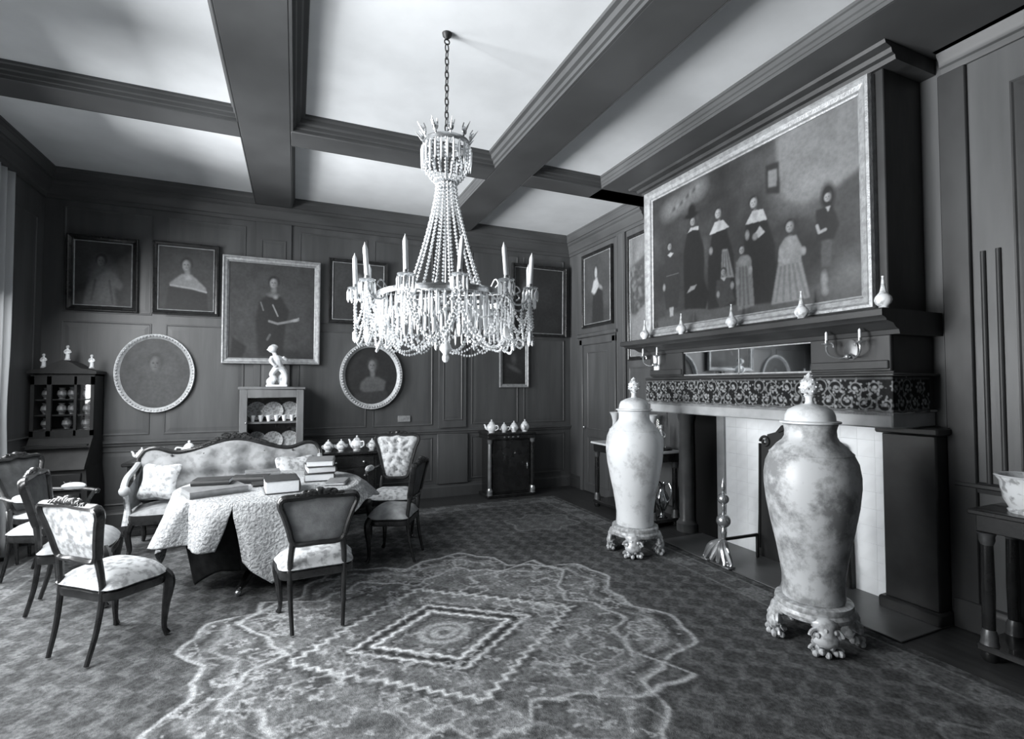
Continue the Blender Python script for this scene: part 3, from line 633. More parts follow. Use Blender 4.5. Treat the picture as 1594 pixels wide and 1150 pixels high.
# overdoor portrait and tall landscape on the right wall
cv = bust(56, 80, .055, 0, 0, 0); cv.poly([(.3, 1), (.34, .5), (.45, .40), (.6, .42), (.72, .6), (.75, 1)], .03, 4); cv.ell(.46, .26, .075, .10, .03, .3); cv.ell(.46, .27, .05, .08, .36, .3); cv.poly([(.28, .53), (.38, .38), (.5, .34), (.58, .46), (.5, .52), (.40, .58)], .42, 2); cv.ell(.62, .49, .08, .03, .26, .5, .8, .4)
picture('overdoor_portrait', 'portrait of a dark sitter with white ruff above the door', 'painting', (XR-.012, 6.44, 3.13), -pi/2, .82, 1.16, cv, .05, .04, WALNUT)
cv = Cv(60, 120, .17); cv.mottle(.3, sc=12); cv.poly([(0, .25), (1, .1), (1, .42), (.55, .58), (.1, .66), (0, .6)], .075, 5)
for _ in range(120): cv.ell(random.uniform(0, .9), random.uniform(.25, .65), .05, .018, random.choice((.05, .07, .16)), .5, .8)
cv.poly([(.1, .70), (.7, .52), (1, .5), (1, .9), (0, 1)], .20, 4, .7)
picture('landscape_painting', 'tall landscape with trees set beside the chimney hood', 'painting', (XR-.002, 5.335, 2.85), -pi/2, .70, 1.72, cv, .05, .03, WALNUT)

# ================================================================== CHANDELIER
CZ = 1.84
chd = thing('chandelier', 'crystal chandelier with candles hung on a chain from the ceiling', 'chandelier', (.95, 3.35, CZ))
def P(r, a, z): return (r*cos(a), r*sin(a), z-CZ)
MB().lathe([(.035, 0), (.03, -.02), (.01, -.04)], 12, (0, 0, ZC-CZ)).tube([P(.018*cos(a), 0, 4.07+.018*sin(a)) for a in np.linspace(0, 2*pi, 12)], .005, 6).build('ceiling_hook', IRON, chd)
lk = None; z = 4.055; k = 0
while z > 3.40:
    if lk is None:
        lk = MB().tube([(.013*cos(a), 0, .030*sin(a)-.03 if abs(sin(a)) < 2 else 0) for a in np.linspace(0, 2*pi, 16, endpoint=False)], .0045, 6, True).build('chain_link', IRON, chd); q = lk
    else: q = dup(lk, chd)
    q.location = (0, 0, z-CZ); q.rotation_euler = (0, 0, (k % 2)*pi/2+.3); z -= .048; k += 1
MB().tube([P(0, 0, 3.40), P(0, 0, 2.0)], .008, 8).build('stem', BRASS, chd)
def ring(r, z, h, w, m_=BRASS, nm='ring'): return MB().rings([[P(r+o, 2*pi*i/40, z+q) for i in range(40)] for o, q in ((0, 0), (w, 0), (w*1.3, h*.5), (w, h), (0, h), (0, 0))], False, False).build(nm, m_, chd)
ring(.150, 3.315, .035, .010, nm='crown_ring'); ring(.062, 3.045, .025, .008, nm='waist_ring'); ring(.455, 2.235, .035, .012, nm='main_ring'); ring(.285, 2.255, .025, .010, nm='inner_ring')
for i in range(8): MB().tube([P(.02, i*pi/4, 2.27), P(.455, i*pi/4, 2.25)], .005, 6).build('spoke', BRASS, chd)
MB().tube([P(.02, 0, 3.33), P(.155, 0, 3.33)], .005, 6).tube([P(.02, pi, 3.33), P(.155, pi, 3.33)], .005, 6).tube([P(.155, pi/2, 3.33), P(.155, -pi/2, 3.33)], .005, 6).build('crown_spokes', BRASS, chd)
lf = None
for i in range(10):
    if lf is None:
        m = MB(); m.tube([(.155, 0, 3.345-CZ), (.175, 0, 3.375-CZ), (.195, 0, 3.40-CZ), (.222, 0, 3.432-CZ)], [.007, .008, .006, .001], 6)
        m.ball((.168, 0, 3.385-CZ), .024, 10, 6, (.5, .95, 1.3)); m.tube([(.16, .0, 3.35-CZ), (.168, .018, 3.40-CZ), (.185, .022, 3.425-CZ)], .004, 5); m.tube([(.16, 0, 3.35-CZ), (.168, -.018, 3.40-CZ), (.185, -.022, 3.425-CZ)], .004, 5)
        lf = m.build('crown_leaf', BRASS, chd); q = lf
    else: q = dup(lf, chd)
    q.rotation_euler = (0, 0, 2*pi*i/10+.2)
def strand(pts, r=.0095, nm='bead_strand', e=1.0, gap=1.9):
    p = [np.array(q, float) for q in pts]; m = MB(); acc = 0; m.bead(p[0], r, e)
    for a, b in zip(p[:-1], p[1:]):
        L = np.linalg.norm(b-a); t = 0
        while acc+(L-t) >= r*gap: t += r*gap-acc; acc = 0; m.bead(a+(b-a)*t/L, r*(1 if len(m.v) % 4 else .85), e)
        acc += L-t
    return m.build(nm, CRYS, chd, smooth=False)
def rot_copies(ob, n, a0=0):
    for i in range(1, n): dup(ob, chd, rz=2*pi*i/n+a0)
s = strand([P(.158, 0, 3.31), P(.166, 0, 3.24), P(.150, 0, 3.16), P(.105, 0, 3.09), P(.068, 0, 3.06)], .0125); rot_copies(s, 20)
m = MB()
for i in range(26): m.drop(P(.172, 2*pi*(i+.5)/26, 3.315), .009, .15+.02*(i % 2))
tag(m.build('crown_prisms', CRYS, chd, smooth=False), kind='stuff')
tent = [P(.066+.205*(t**1.35), 0, 3.045-.79*t) for t in np.linspace(0, 1, 24)]
s = strand(tent, .0135); rot_copies(s, 18)
m = MB()
for i in range(64): m.drop(P(.468, 2*pi*i/64, 2.235), .0095, .17)
tag(m.build('prism_fringe', CRYS, chd, smooth=False), kind='stuff')
m = MB()
for i in range(56): m.drop(P(.440, 2*pi*i/56, 2.10), .0095, .14)
tag(m.build('prism_fringe', CRYS, chd, smooth=False), kind='stuff')
m = MB()
for i in range(44): m.drop(P(.300, 2*pi*i/44, 2.25), .0095, .20)
tag(m.build('prism_fringe', CRYS, chd, smooth=False), kind='stuff')
def swag(a0, a1, r, z, dip, n=14): return [P(r, a0+(a1-a0)*t, z-dip*4*t*(1-t)) for t in np.linspace(0, 1, n)]
NA = 12; A0 = radians(-113.4+15)                                     # twelve arms; the camera looks between two of them
for (r, z, d, q) in ((.60, 2.25, .20, .013), (.60, 2.17, .24, .012), (.54, 2.15, .22, .012), (.47, 2.10, .20, .012)):
    s = strand(swag(A0, A0+2*pi/NA, r, z, d), q); rot_copies(s, NA)
s = strand(swag(A0, A0+2*pi/6, .46, 2.05, .17, 18), .012); rot_copies(s, 6)
s = strand(swag(A0+.2, A0+.2+2*pi/6, .40, 2.03, .13, 18), .012); rot_copies(s, 6)
s = strand([P(.60, A0, 2.26), P(.60, A0, 2.02)], .011); rot_copies(s, NA)
dr0 = MB().drop(P(.60, A0, 2.02), .017, .09).build('pear_drop', CRYS, chd, smooth=False); rot_copies(dr0, NA)
a = A0; arm = MB().tube(cr_open([P(.45, a, 2.24), P(.50, a, 2.19), P(.56, a, 2.20), P(.60, a, 2.27)], 5), .007, 7).tube(cr_open([P(.45, a, 2.25), P(.50, a, 2.31), P(.53, a, 2.28), P(.505, a, 2.26)], 5), .005, 6).build('arm', BRASS, chd)
pan = MB().lathe([(.012, -.03), (.015, 0), (.045, .006), (.052, .014), (.050, .016), (.018, .010), (.016, .04), (.012, .04)], 18, P(.60, a, 2.28)).build('drip_pan', BRASS, chd)
m = MB()
for i in range(9): m.drop((P(.60, a, 0)[0]+.048*cos(2*pi*i/9), P(.60, a, 0)[1]+.048*sin(2*pi*i/9), 2.285-CZ), .0085, .085)
pr = m.build('pan_prisms', CRYS, chd, smooth=False)
rot_copies(arm, NA); rot_copies(pan, NA); rot_copies(pr, NA)
cn = MB().lathe([(.0155, 0), (.0150, .172), (.012, .184), (.004, .202), (.0012, .214)], 12)
c0 = None; R_ = random.Random(2)
for i in range(NA):
    if c0 is None: c0 = cn.build('candle', CANDLE, chd); q = c0
    else: q = dup(c0, chd)
    q.location = P(.60, A0+2*pi*i/NA, 2.315); q.rotation_euler = (R_.uniform(-.07, .07), R_.uniform(-.07, .07), 0)
MB().lathe([(.01, .2), (.03, .17), (.012, .13), (.035, .09), (.045, .06), (.02, .03), (.012, .0)], 14, (0, 0, 0)).build('bottom_finial', CRYS, chd)
MB().ball((0, 0, 0), .026, 10, 6, (1, 1, 1.25)).build('bottom_drop', CRYS, chd, smooth=False)

# ================================================================== BIG VASES
VP = [(.10, .0), (.178, .0), (.182, .03), (.180, .12), (.190, .20), (.212, .33), (.240, .46), (.266, .60), (.279, .72), (.280, .79), (.268, .87), (.240, .935), (.200, .985), (.165, 1.015), (.152, 1.04), (.150, 1.08), (.155, 1.105), (.162, 1.118), (.150, 1.122), (.12, 1.122)]
LP = [(.10, .004), (.158, .004), (.178, .010), (.178, .020), (.150, .026), (.146, .06), (.130, .095), (.09, .118), (.05, .130), (.03, .135), (.024, .150), (.024, .175), (.036, .19)]
def big_vase(label, slabel, x, y, rz, VASEM):
    st = thing('vase_stand', slabel, 'stand', (x, y, FZ), rz, None)
    MB().lathe([(.10, .165), (.205, .165), (.228, .18), (.232, .205), (.220, .225), (.226, .24), (.222, .262), (.19, .268), (.10, .262)], 40).build('ring', GILTB, st)
    ft = None
    for i in range(4):
        if ft is None:
            m = MB(); m.tube(cr_open([(.19, 0, .19), (.235, 0, .15), (.225, 0, .08), (.20, 0, .075), (.235, 0, .062)], 5), [.04+.012*sin(k*.9) for k in range(21)], 10, flat=1.5)
            for sg in (-1, 1):
                m.tube([(.225+.01*cos(b), sg*(.055+.035*cos(b)*(1-b/11)), .12+.04*sin(b)*(1-b/11)) for b in np.linspace(0, 7.5, 20)], .012, 6)
                m.tube([(.225, sg*(.06+.03*cos(b)*(1-b/11)), .035+.03*sin(b)*(1-b/11)) for b in np.linspace(0, 7, 18)], .011, 6)
            for k in range(14): m.ball((.235+.018*sin(k*2.1), .05*sin(k*1.7), .02+.15*k/14), .018, 7, 5)
            for k in range(10): m.ball((.235+.03*cos(k*1.3), .075*sin(k*.63*pi), .022+.008*(k % 3)), .02, 7, 5)
            ft = m.build('scrolled_foot', GILTB, st); q = ft
        else: q = dup(ft, st)
        q.rotation_euler = (0, 0, pi/2*i)
    v = thing('covered_vase', label, 'vase', (x, y, FZ+.2695), rz)
    MB().lathe(VP, 48).build('body', VASEM, v, ang=60)
    MB().rings([[((r)*cos(2*pi*i/48), r*sin(2*pi*i/48), z) for i in range(48)] for r, z in ((.242, .926), (.246, .932), (.240, .940), (.236, .934), (.242, .926))], False, False).build('shoulder_band', VASEM, v)
    ld = MB().lathe(LP, 40, (0, 0, 1.118)).build('lid', VASEW, v, ang=60)
    KP = [(.026, 0), (.036, .006), (.030, .016), (.050, .038), (.056, .060), (.048, .096), (.028, .130), (.004, .158)]
    m = MB().lathe(KP, 16, (0, 0, 1.30))
    for k in range(34):
        z = .02+k*.0036; m.ball((np.interp(z, [q[1] for q in KP], [q[0] for q in KP])*cos(k*2.4), np.interp(z, [q[1] for q in KP], [q[0] for q in KP])*sin(k*2.4), 1.30+z), .0085-.0001*k, 6, 4)
    m.build('knop', PORCD, ld)
big_vase('tall covered vase standing beside the console table, further of the pair', 'scroll-footed gilt stand under the further tall vase', 3.12, 4.13, radians(48), VASEW)
big_vase('tall covered vase in front of the fireback, nearer of the pair', 'scroll-footed gilt stand under the nearer tall vase', 3.12, 2.26, radians(52), VASEM)

# ------------------------------------------------------------------ five bottle vases on the mantel
BV = [(.015, 0), (.026, 0), (.028, .006), (.024, .011), (.043, .030), (.052, .054), (.047, .076), (.033, .094), (.022, .108), (.016, .130), (.011, .165), (.007, .200), (.006, .212)]
bvs = [(4.56, 'leftmost', 'beside the landscape painting'), (3.98, 'second', ''), (3.34, 'middle', ''), (2.66, 'fourth', ''), (2.07, 'rightmost', '')]
labs = ['white long-necked bottle vase at the far end of the mantel shelf', 'white long-necked bottle vase below the boy in the family portrait, second from far end', 'white long-necked bottle vase at the middle of the mantel shelf', 'white long-necked bottle vase below the girl in pale gown on the mantel', 'white long-necked bottle vase at the near end of the mantel shelf']
b0 = None
for (y, _, _), lb in zip(bvs, labs):
    if b0 is None:
        b0 = thing('bottle_vase', lb, 'vase', (3.60, y, 2.166), 0, 'bottle vases along the mantel shelf')
        MB().lathe(BV, 24).build('body', PORCD, b0, ang=60); MB().lathe([(.006, .208), (.0085, .212), (.0085, .217), (.004, .219)], 14).build('lip', PORC, b0)
    else: copy_thing(b0, lb, (3.60, y, 2.166), random.random()*6)

# ------------------------------------------------------------------ sconces on the frieze
def sconce(label, y, z, shield):
    t = thing('wall_sconce', label, 'sconce', (HX-.06, y, z), -pi/2)
    if shield:
        o = [(-.055, .06), (.055, .06), (.05, -.02), (.035, -.16), (-.035, -.16), (-.05, -.02)]
        MB().rings([[(x, 0, q) for x, q in o], [(x*.95, -.012, q) for x, q in o]]).build('backplate', PORC, t)
    else:
        MB().lathe([(.02, 0), (.045, .004), (.05, .01), (.02, .02)], 18, M=Matrix.Rotation(pi/2, 4, 'X'), sy=1.5).build('backplate', AGED, t)
    for sg in (-1, 1):
        a = MB().tube(cr_open([(0, -.01, -.03), (sg*.05, -.05, -.06), (sg*.11, -.09, -.03), (sg*.12, -.10, .03), (sg*.085, -.09, .05), (sg*.075, -.085, .02)], 5), .007, 7).build('arm', BRASS, t)
        MB().lathe([(.008, 0), (.012, .012), (.034, .02), (.036, .026), (.014, .03), (.013, .05), (.010, .05)], 14, (sg*.12, -.10, .025)).build('candle_cup', BRASS, a)
        MB().lathe([(.009, 0), (.009, .06), (.003, .07)], 10, (sg*.12, -.10, .07)).build('candle_stub', CANDLE, a)
    MB().ball((0, -.05, -.05), .022).tube([(0, 0, -.045), (0, -.05, -.05)], .008).build('boss', BRASS, t)
sconce('two-armed sconce with a white shield plate at the far end of the frieze', 4.50, 1.93, True)
sconce('two-armed brass sconce at the near end of the frieze', 2.36, 1.91, False)

# ------------------------------------------------------------------ firedogs
def firedog(label, x, y, rz):
    t = thing('andiron', label, 'andiron', (x, y, .0135), rz)
    m = MB()
    for sg in (-1, 1):
        m.tube(cr_open([(0, 0, .20), (sg*.05, -.02, .17), (sg*.10, -.05, .08), (sg*.13, -.07, .024), (sg*.16, -.08, .03), (sg*.15, -.08, .06)], 5), [.022-.012*k/25 for k in range(26)], 8)
        m.tube([(sg*(.06+.04*cos(b)*(1-b/9)), -.03, .07+.045*sin(b)*(1-b/9)) for b in np.linspace(0, 7, 20)], .010, 6)
        for k in range(9): m.ball((sg*(.02+.016*k), -.03-.008*k, .185-.019*k), .024-.001*k, 7, 5)
        m.tube([(sg*(.085+.035*cos(b)*(1-b/9)), -.06, .13+.04*sin(b)*(1-b/9)) for b in np.linspace(0, 7, 20)], .012, 6); m.box(sg*.13-.04, sg*.13+.04, -.12, -.03, 0, .02, .006)
    for k in range(9):
        x_ = -.15+.0375*k; m.tube(cr_open([(x_*.1, -.02, .21), (x_*.55, -.06-.02*cos(k), .15), (x_, -.07-.03*(k % 2), .05), (x_*1.08, -.085-.03*(k % 2), .022)], 4), [.014, .018, .021, .024, .025, .026, .025, .024, .022, .020, .018, .016, .014], 7)
    m.ball((0, -.03, .12), .045, 10, 6, (1, .6, 1.2)); m.build('scrolled_base', GILT, t)
    MB().lathe([(.03, .18), (.018, .22), (.022, .25), (.03, .28), (.018, .31), (.014, .33)], 16).build('shaft', BRASS, t)
    MB().ball((0, 0, .385), .064, 20, 12).build('ball', BRASS, t)
    MB().lathe([(.014, .44), (.022, .455), (.012, .47), (.018, .50), (.012, .535)], 14).build('upper_shaft', BRASS, t)
    MB().ball((0, 0, .585), .052, 20, 12).build('ball', BRASS, t)
    MB().lathe([(.010, .63), (.02, .645), (.012, .66), (.022, .685), (.018, .71), (.008, .74), (.001, .775)], 14).build('flame_finial', BRASS, t)
    MB().box(-.012, .012, .0, .42, .20, .225, .003).box(-.012, .012, .40, .425, 0, .22, .003).build('log_bar', IRON, t)
firedog('brass andiron with two balls and flame finial between the tall vases', 3.66, 3.52, radians(-92))
firedog('brass andiron almost hidden behind the nearer tall vase', 3.66, 2.70, radians(-92))

# ================================================================== CHAIRS
SEAT = [(-.205, -.20), (-.235, .0), (-.245, .15), (-.17, .235), (0, .255), (.17, .235), (.245, .15), (.235, .0), (.205, -.20), (0, -.215)]
BACKO = [(0, .570), (.12, .568), (.158, .60), (.178, .68), (.208, .78), (.232, .85), (.215, .89), (.15, .895), (.07, .898), (0, .905)]
def yb(z): return -.205-(z-.50)*.22
def make_chair(name, label, x, y, fx, fy, group, sc=1.0, seat_m=FLORAL, back_m=FLORAL, arms=False, tuft=False, z0=FZ+.0095, back_out=None):
    t = thing(name, label, 'chair', (x, y, z0), face(fx, fy), group); k = sc
    S3 = lambda q: (q[0]*k*1.05, q[1]*k*(1 if arms else .86), q[2]*k)
    so = cr_closed(SEAT, 4)
    MB().pillow(so, lambda u, v, h: S3((u*1.01, v*1.01, .405+h)), .085, .045).build('seat', seat_m, t, ang=70)
    MB().rings([[S3((u*f, v*f, z)) for u, v in so] for f, z in ((.94, .335), (.985, .34), (.995, .36), (.99, .385), (.93, .392))]).build('seat_rail', WALNUT, t)
    for sg in (-1, 1):
        MB().tube([S3(q) for q in cr_open([(sg*.150, -.275, 0), (sg*.160, -.225, .18), (sg*.165, -.20, .38), (sg*.160, -.21, .50), (sg*.150, -.222, .585)], 4)], [k*r for r in np.linspace(.013, .022, 17)], 8).build('leg', WALNUT, t)
        MB().tube([S3(q) for q in cr_open([(sg*.205, .185, .40), (sg*.228, .215, .33), (sg*.215, .205, .18), (sg*.205, .205, .05), (sg*.215, .222, .0)], 4)], [k*r for r in (.034, .036, .037, .036, .034, .031, .028, .025, .022, .020, .018, .016, .015, .015, .016, .018, .02)], 8).build('leg', WALNUT, t)
    BO = back_out or BACKO
    o = BO+[(-a, b) for a, b in reversed(BO[1:-1])]
    o = cr_closed(o, 4)
    MB().tube([S3((u, yb(v), v)) for u, v in o], .0195*k, 8, True, 1.45).build('back_frame', WALNUT, t)
    btn = [(-.10, .80), (0, .80), (.10, .80), (-.05, .72), (.05, .72), (-.10, .86), (.10, .86), (0, .64), (-.06, .60), (.06, .60), (0, .88)]
    if back_out: btn = [(a*1.1, .60+(b-.60)*1.35) for a, b in btn]
    md = (lambda u, v: -.045*sum(exp(-((u-a)**2+(v-b)**2)/.0006) for a, b in btn)) if tuft else None
    bp = MB().pillow(o, lambda u, v, h: S3((u*.97, yb(v)+h, v)), .045 if tuft else .022, .016, md, (1, .97, .9, .8, .68, .55, .42, .3, .18, .08)).build('backrest', back_m, t, ang=70)
    if tuft:
        m = MB()
        for a, b in btn: m.ball(S3((a*.97, yb(b)+.012, b)), .009*k, 6, 4)
        m.build('buttons', GREYFAB, bp)
    zt = BO[-1][1]; m = MB()
    m.ball(S3((0, yb(zt), zt+.016)), .036*k, 10, 6, (1, .8, 1))
    for sg in (-1, 1):
        for j in range(7): m.ball(S3((sg*(.03+.020*j), yb(zt)-.004, zt+.014-.004*j+.008*(j % 2))), (.027-.0018*j)*k, 7, 5, (1.2, 1, .9))
        m.tube([S3((sg*(.075+.03*cos(b)*(1-b/9)), yb(zt)+.004, zt+.012+.022*sin(b)*(1-b/9))) for b in np.linspace(0, 7, 16)], .007*k, 6)
    m.build('carved_crest', WALNUT, t)
    if arms:
        for sg in (-1, 1):
            a = MB().tube([S3(q) for q in cr_open([(sg*.185, yb(.72), .70), (sg*.25, -.10, .685), (sg*.275, .06, .675), (sg*.27, .15, .66), (sg*.262, .165, .635)], 5)], .017*k, 8).tube([S3(q) for q in cr_open([(sg*.268, .14, .66), (sg*.262, .09, .56), (sg*.25, .10, .48), (sg*.24, .13, .40)], 5)], .017*k, 8)
            a.ball(S3((sg*.268, .16, .655)), .026*k, 8, 6).ball(S3((sg*.255, .095, .52)), .024*k, 8, 6); a = a.build('arm', WALNUT, t)
            MB().tube([S3(q) for q in cr_open([(sg*.238, -.12, .70), (sg*.262, -.03, .705), (sg*.273, .06, .70)], 5)], [k*r for r in (.014, .026, .031, .033, .034, .034, .034, .033, .031, .026, .014)], 8).build('arm_pad', seat_m, a)
    return t
grp = 'carved chairs around the round table'
make_chair('side_chair', 'carved chair with bright floral back at lower left, nearest the camera', -1.06, 3.99, .65, .76, grp, 1.03)
make_chair('side_chair', 'carved chair with grey oval-cornered back set centrally before the round table', .145, 3.865, -.06, 1, grp, seat_m=FLORAL, back_m=GREYFAB)
make_chair('side_chair', 'carved chair seen from the side at the right of the round table', .90, 4.93, -.85, .45, grp, seat_m=GREYFAB, back_m=DARKFAB)
make_chair('side_chair', 'dark carved chair seen edge-on at the left border of the picture', -1.50, 4.86, 1, .12, grp, 1.08, seat_m=GREYFAB, back_m=DARKFAB)
BIGB = [(0, .56), (.10, .565), (.135, .62), (.165, .75), (.205, .90), (.235, .98), (.225, 1.03), (.16, 1.045), (.07, 1.04), (0, 1.055)]
make_chair('armchair', 'bright button-backed armchair facing the camera behind the round table', 1.03, 5.72, -.30, -1, 'armchairs with padded arms', 1.0, FLORAL, FLORAL, True, True, back_out=BIGB)
make_chair('armchair', 'dark-backed armchair with pale arm pads between the sofa and left wall', -1.92, 5.62, .95, -.30, 'armchairs with padded arms', 1.0, FABRIC, DARKFAB, True, False, back_out=[(a, b*.93+.03) for a, b in BIGB])
st = thing('stool', 'low stool with pale cushion by the curtain at the left edge', 'stool', (-2.20, 6.18, FZ+.006), 0)
MB().pillow([(.2*cos(a), .2*sin(a)) for a in np.linspace(0, 2*pi, 24, endpoint=False)], lambda u, v, h: (u, v, .42+h), .06, .004).build('cushion', FABRIC, st, ang=70)
MB().lathe([(.19, .36), (.205, .37), (.205, .41), (.19, .42)], 24).build('apron', WALNUT, st)
for i in range(4): MB().tube([(.16*cos(i*pi/2+.8), .16*sin(i*pi/2+.8), .38), (.185*cos(i*pi/2+.8), .185*sin(i*pi/2+.8), .2), (.17*cos(i*pi/2+.8), .17*sin(i*pi/2+.8), 0)], [.022, .02, .012], 8).build('leg', WALNUT, st)

# ================================================================== SOFA
sf = thing('sofa', 'button-backed sofa with dark carved serpentine frame behind the round table', 'sofa', (-.62, 6.20, FZ+.008), pi)
HW = .90
def top(x):
    a = abs(x)/HW; return .88+.15*exp(-(a/.42)**2)+.075*exp(-((a-.86)/.16)**2)-.06*max(0, (a-.93)/.07)**2
def backy(z): return -.20-(z-.45)*.22
def tuftf(x, z):
    s = .30; u = x/s; v = (z-.52)/.24; a = cos(pi*(u+v))*cos(pi*(u-v)); return .055+.044*a
def sb(u, v):
    x = (u*2-1)*HW*.975; z = .43+(top(x)-.02-.43)*v; e = min(1, 8*min(u, 1-u, 1.0))*min(1, 6*(1-v)+.05); return (x, backy(z)+tuftf(x, z)*e, z)
bk = MB().sheet(sb, 96, 26).build('backrest', SOFAFAB, sf, ang=180)
MB().sheet(lambda u, v: ((u*2-1)*HW*.98, backy(.43+(top((u*2-1)*HW)-.45)*v)-.04, .25+(top((u*2-1)*HW)-.27)*v), 40, 6).build('back_panel', DARKFAB, sf, ang=180)
m = MB()
for j in range(4):
    for i in range(-3, 4):
        x = (i+.5*((j+1) % 2))*.30; z = .52+.12*j
        if abs(x) < .8: m.ball((x, backy(z)+.03, z), .013, 6, 4)
m.build('buttons', DARKFAB, bk)
tp = [(-HW, -.22, .52), (-HW-.01, -.25, .70)]+[(x, backy(top(x))-.01, top(x)) for x in np.linspace(-HW, HW, 41)]+[(HW+.01, -.25, .70), (HW, -.22, .52)]
MB().tube(tp, .024, 8).build('back_frame', WALNUT, sf)
m = MB(); R_ = random.Random(4)
for k in range(46):
    x = -.42+.84*k/45; m.ball((x, backy(top(x))-.005, top(x)+.018+.012*(k % 3)*exp(-(x/.2)**2)), R_.uniform(.015, .027)*(1.3-abs(x)), 6, 4)
for sg in (-1, 1): m.tube([(sg*(.09+.05*cos(b)*(1-b/9)), backy(1.05), 1.065+.03*sin(b)*(1-b/9)) for b in np.linspace(0, 7, 18)], .009, 6)
m.build('carved_crest', WALNUT, sf)
so = cr_closed([(-.84, -.22), (-.86, .1), (-.80, .30), (-.4, .335), (0, .35), (.4, .335), (.80, .30), (.86, .1), (.84, -.22), (0, -.24)], 5)
MB().pillow(so, lambda u, v, h: (u, v, .375+h), .085, .004).build('seat', SOFAFAB, sf, ang=70)
MB().rings([[(u*f, v*f, z) for u, v in so] for f, z in ((.97, .28), (1, .29), (1.01, .34), (1.0, .378))]).build('seat_rail', WALNUT, sf)
for sg in (-1, 1):
    MB().sheet(lambda u, v: (sg*(.86+.03*sin(pi*v)-.04*sin(pi*u)*sin(pi*v)), -.26+.50*u, .40+(.76-.14*u-.40)*v), 12, 8).build('arm_upholstery', SOFAFAB, sf, ang=180)
    a = MB().tube(cr_open([(sg*HW, -.28, .80), (sg*.90, -.12, .76), (sg*.915, .06, .70), (sg*.90, .20, .63), (sg*.87, .245, .60)], 6), [.03]*20+[.036]*5, 8).ball((sg*.885, .235, .61), .05, 10, 7, (1, .8, 1)).build('arm', FABRIC, sf)
    MB().tube(cr_open([(sg*.88, .23, .58), (sg*.87, .20, .48), (sg*.86, .24, .36), (sg*.86, .27, .28)], 5), [.024, .024, .023, .022, .021, .021, .022, .024, .027, .03, .032, .034, .036, .036, .036, .036], 8).build('arm_post', GILTB, sf)
    for yy, b in ((.265, 1), (-.22, -1)): MB().tube(cr_open([(sg*.82, yy, .30), (sg*.84, yy+b*.025, .2), (sg*.825, yy+b*.01, .06), (sg*.835, yy+b*.03, 0)], 5), [.034-.0012*i for i in range(16)], 8).build('leg', WALNUT, sf)
def cushion(label, loc, rot, w, h, mt):
    o = MB().pillow(cr_closed([(-w, -h), (0, -h*.93), (w, -h), (w*.94, 0), (w, h), (0, h*.93), (-w, h), (-w*.94, 0)], 5), lambda u, v, q: (u, q, v), .065, .065)
    ob = o.build('cushion', mt, None, ang=80); ob.location = loc; ob.rotation_euler = rot
    return tag(ob, label, 'cushion', 'loose cushions on the sofa')
cushion('pale cushion leaning at the left end of the sofa', (-1.25, 6.10, .68), (radians(-18), 0, radians(-25)), .19, .17, FLORAL)
cushion('bright white cushion at the right end of the sofa behind the books', (.02, 6.12, .69), (radians(-20), 0, radians(12)), .20, .17, FLORAL)

# ================================================================== ROUND TABLE, CLOTH, BOOKS
TX, TY, TZ = -.17, 5.0, .745
tb_ = thing('round_table', 'dark round table with splayed feet under the crinkled cloth', 'table', (TX, TY, FZ), 0)
MB().lathe([(.70, .715), (.722, .72), (.726, .735), (.70, .735)], 40).build('tabletop', MAHOG, tb_)
MB().lathe([(.60, .62), (.61, .63), (.61, .715), (.58, .715)], 32).build('apron', MAHOG, tb_)
MB().lathe([(.05, .18), (.11, .20), (.10, .26), (.055, .32), (.05, .42), (.085, .50), (.10, .56), (.12, .63)], 20).build('pedestal', MAHOG, tb_)
for i in range(4):
    a = radians(67+90*i); f = lambda r, z: (r*cos(a), r*sin(a), z)
    lg = MB().tube(cr_open([f(.05, .24), f(.22, .23), (f(.38, .13)), f(.48, .075), f(.55, .055)], 5), [.045-.0011*k for k in range(21)], 8).build('leg', MAHOG, tb_)
    MB().ball(f(.56, .026), .026, 10, 6, (1, 1, 1)).build('caster', BRASS, lg)
def drape(u, v, Lf, folds, wav, slit, z0, flare):
    V0 = .42
    t = max(0, (v-V0)/(1-V0)); g = .115*max(0, t-.05) if slit else 0
    th = radians(251)+g+u*(2*pi-2*g)
    if v < V0: r = .748*v/V0; return (TX+r*cos(th), TY+r*sin(th), z0)
    w = wav*(.055*sin(9*th+.8)+.035*sin(5*th+2.2)+.035*sin(14*th)); f = 0
    for (a0, w0, w1, d) in folds:
        dd = (th-radians(a0)+pi) % (2*pi)-pi; f -= d*exp(-(dd/(w0+(w1-w0)*t))**4)
    if slit: f -= .05*exp(-(min(u, 1-u)*2*pi/.07)**2)*t
    r = (.752 if slit else .741)+(.026 if slit else 0)*min(1, t*5)+flare*t*(1-.9*exp(-((th % (2*pi)-pi/2)/.9)**4))+w*t**.75+f*min(1, t*2.2)**.8
    z = z0-Lf(th)*t-.02*(1-exp(-t*9)); return (TX+r*cos(th), TY+r*sin(th), max(z, .03))
def corner(th, a): q = (th-radians(a)) % (pi/2)-pi/4; return max(0, (abs(q)-.30)/(pi/4-.30))**1.3
def Lpale(th):
    k = exp(-(((th-radians(350)+pi) % (2*pi)-pi)/.75)**4); return (.31+.25*corner(th, 2))*(1-.72*k)*(1-.6*exp(-((th % (2*pi)-pi/2)/.7)**4))
co = MB().sheet(lambda u, v: drape(u, v, Lpale, ((221, .03, .07, .08), (198, .03, .05, .05), (296, .04, .10, .06), (120, .04, .12, .05)), .75, True, TZ+FZ+.014, .09), 400, 50).build('tablecloth', CLOTH, None, ang=180); tag(co, 'pale crinkled cloth draped in deep folds over the round table', 'tablecloth')
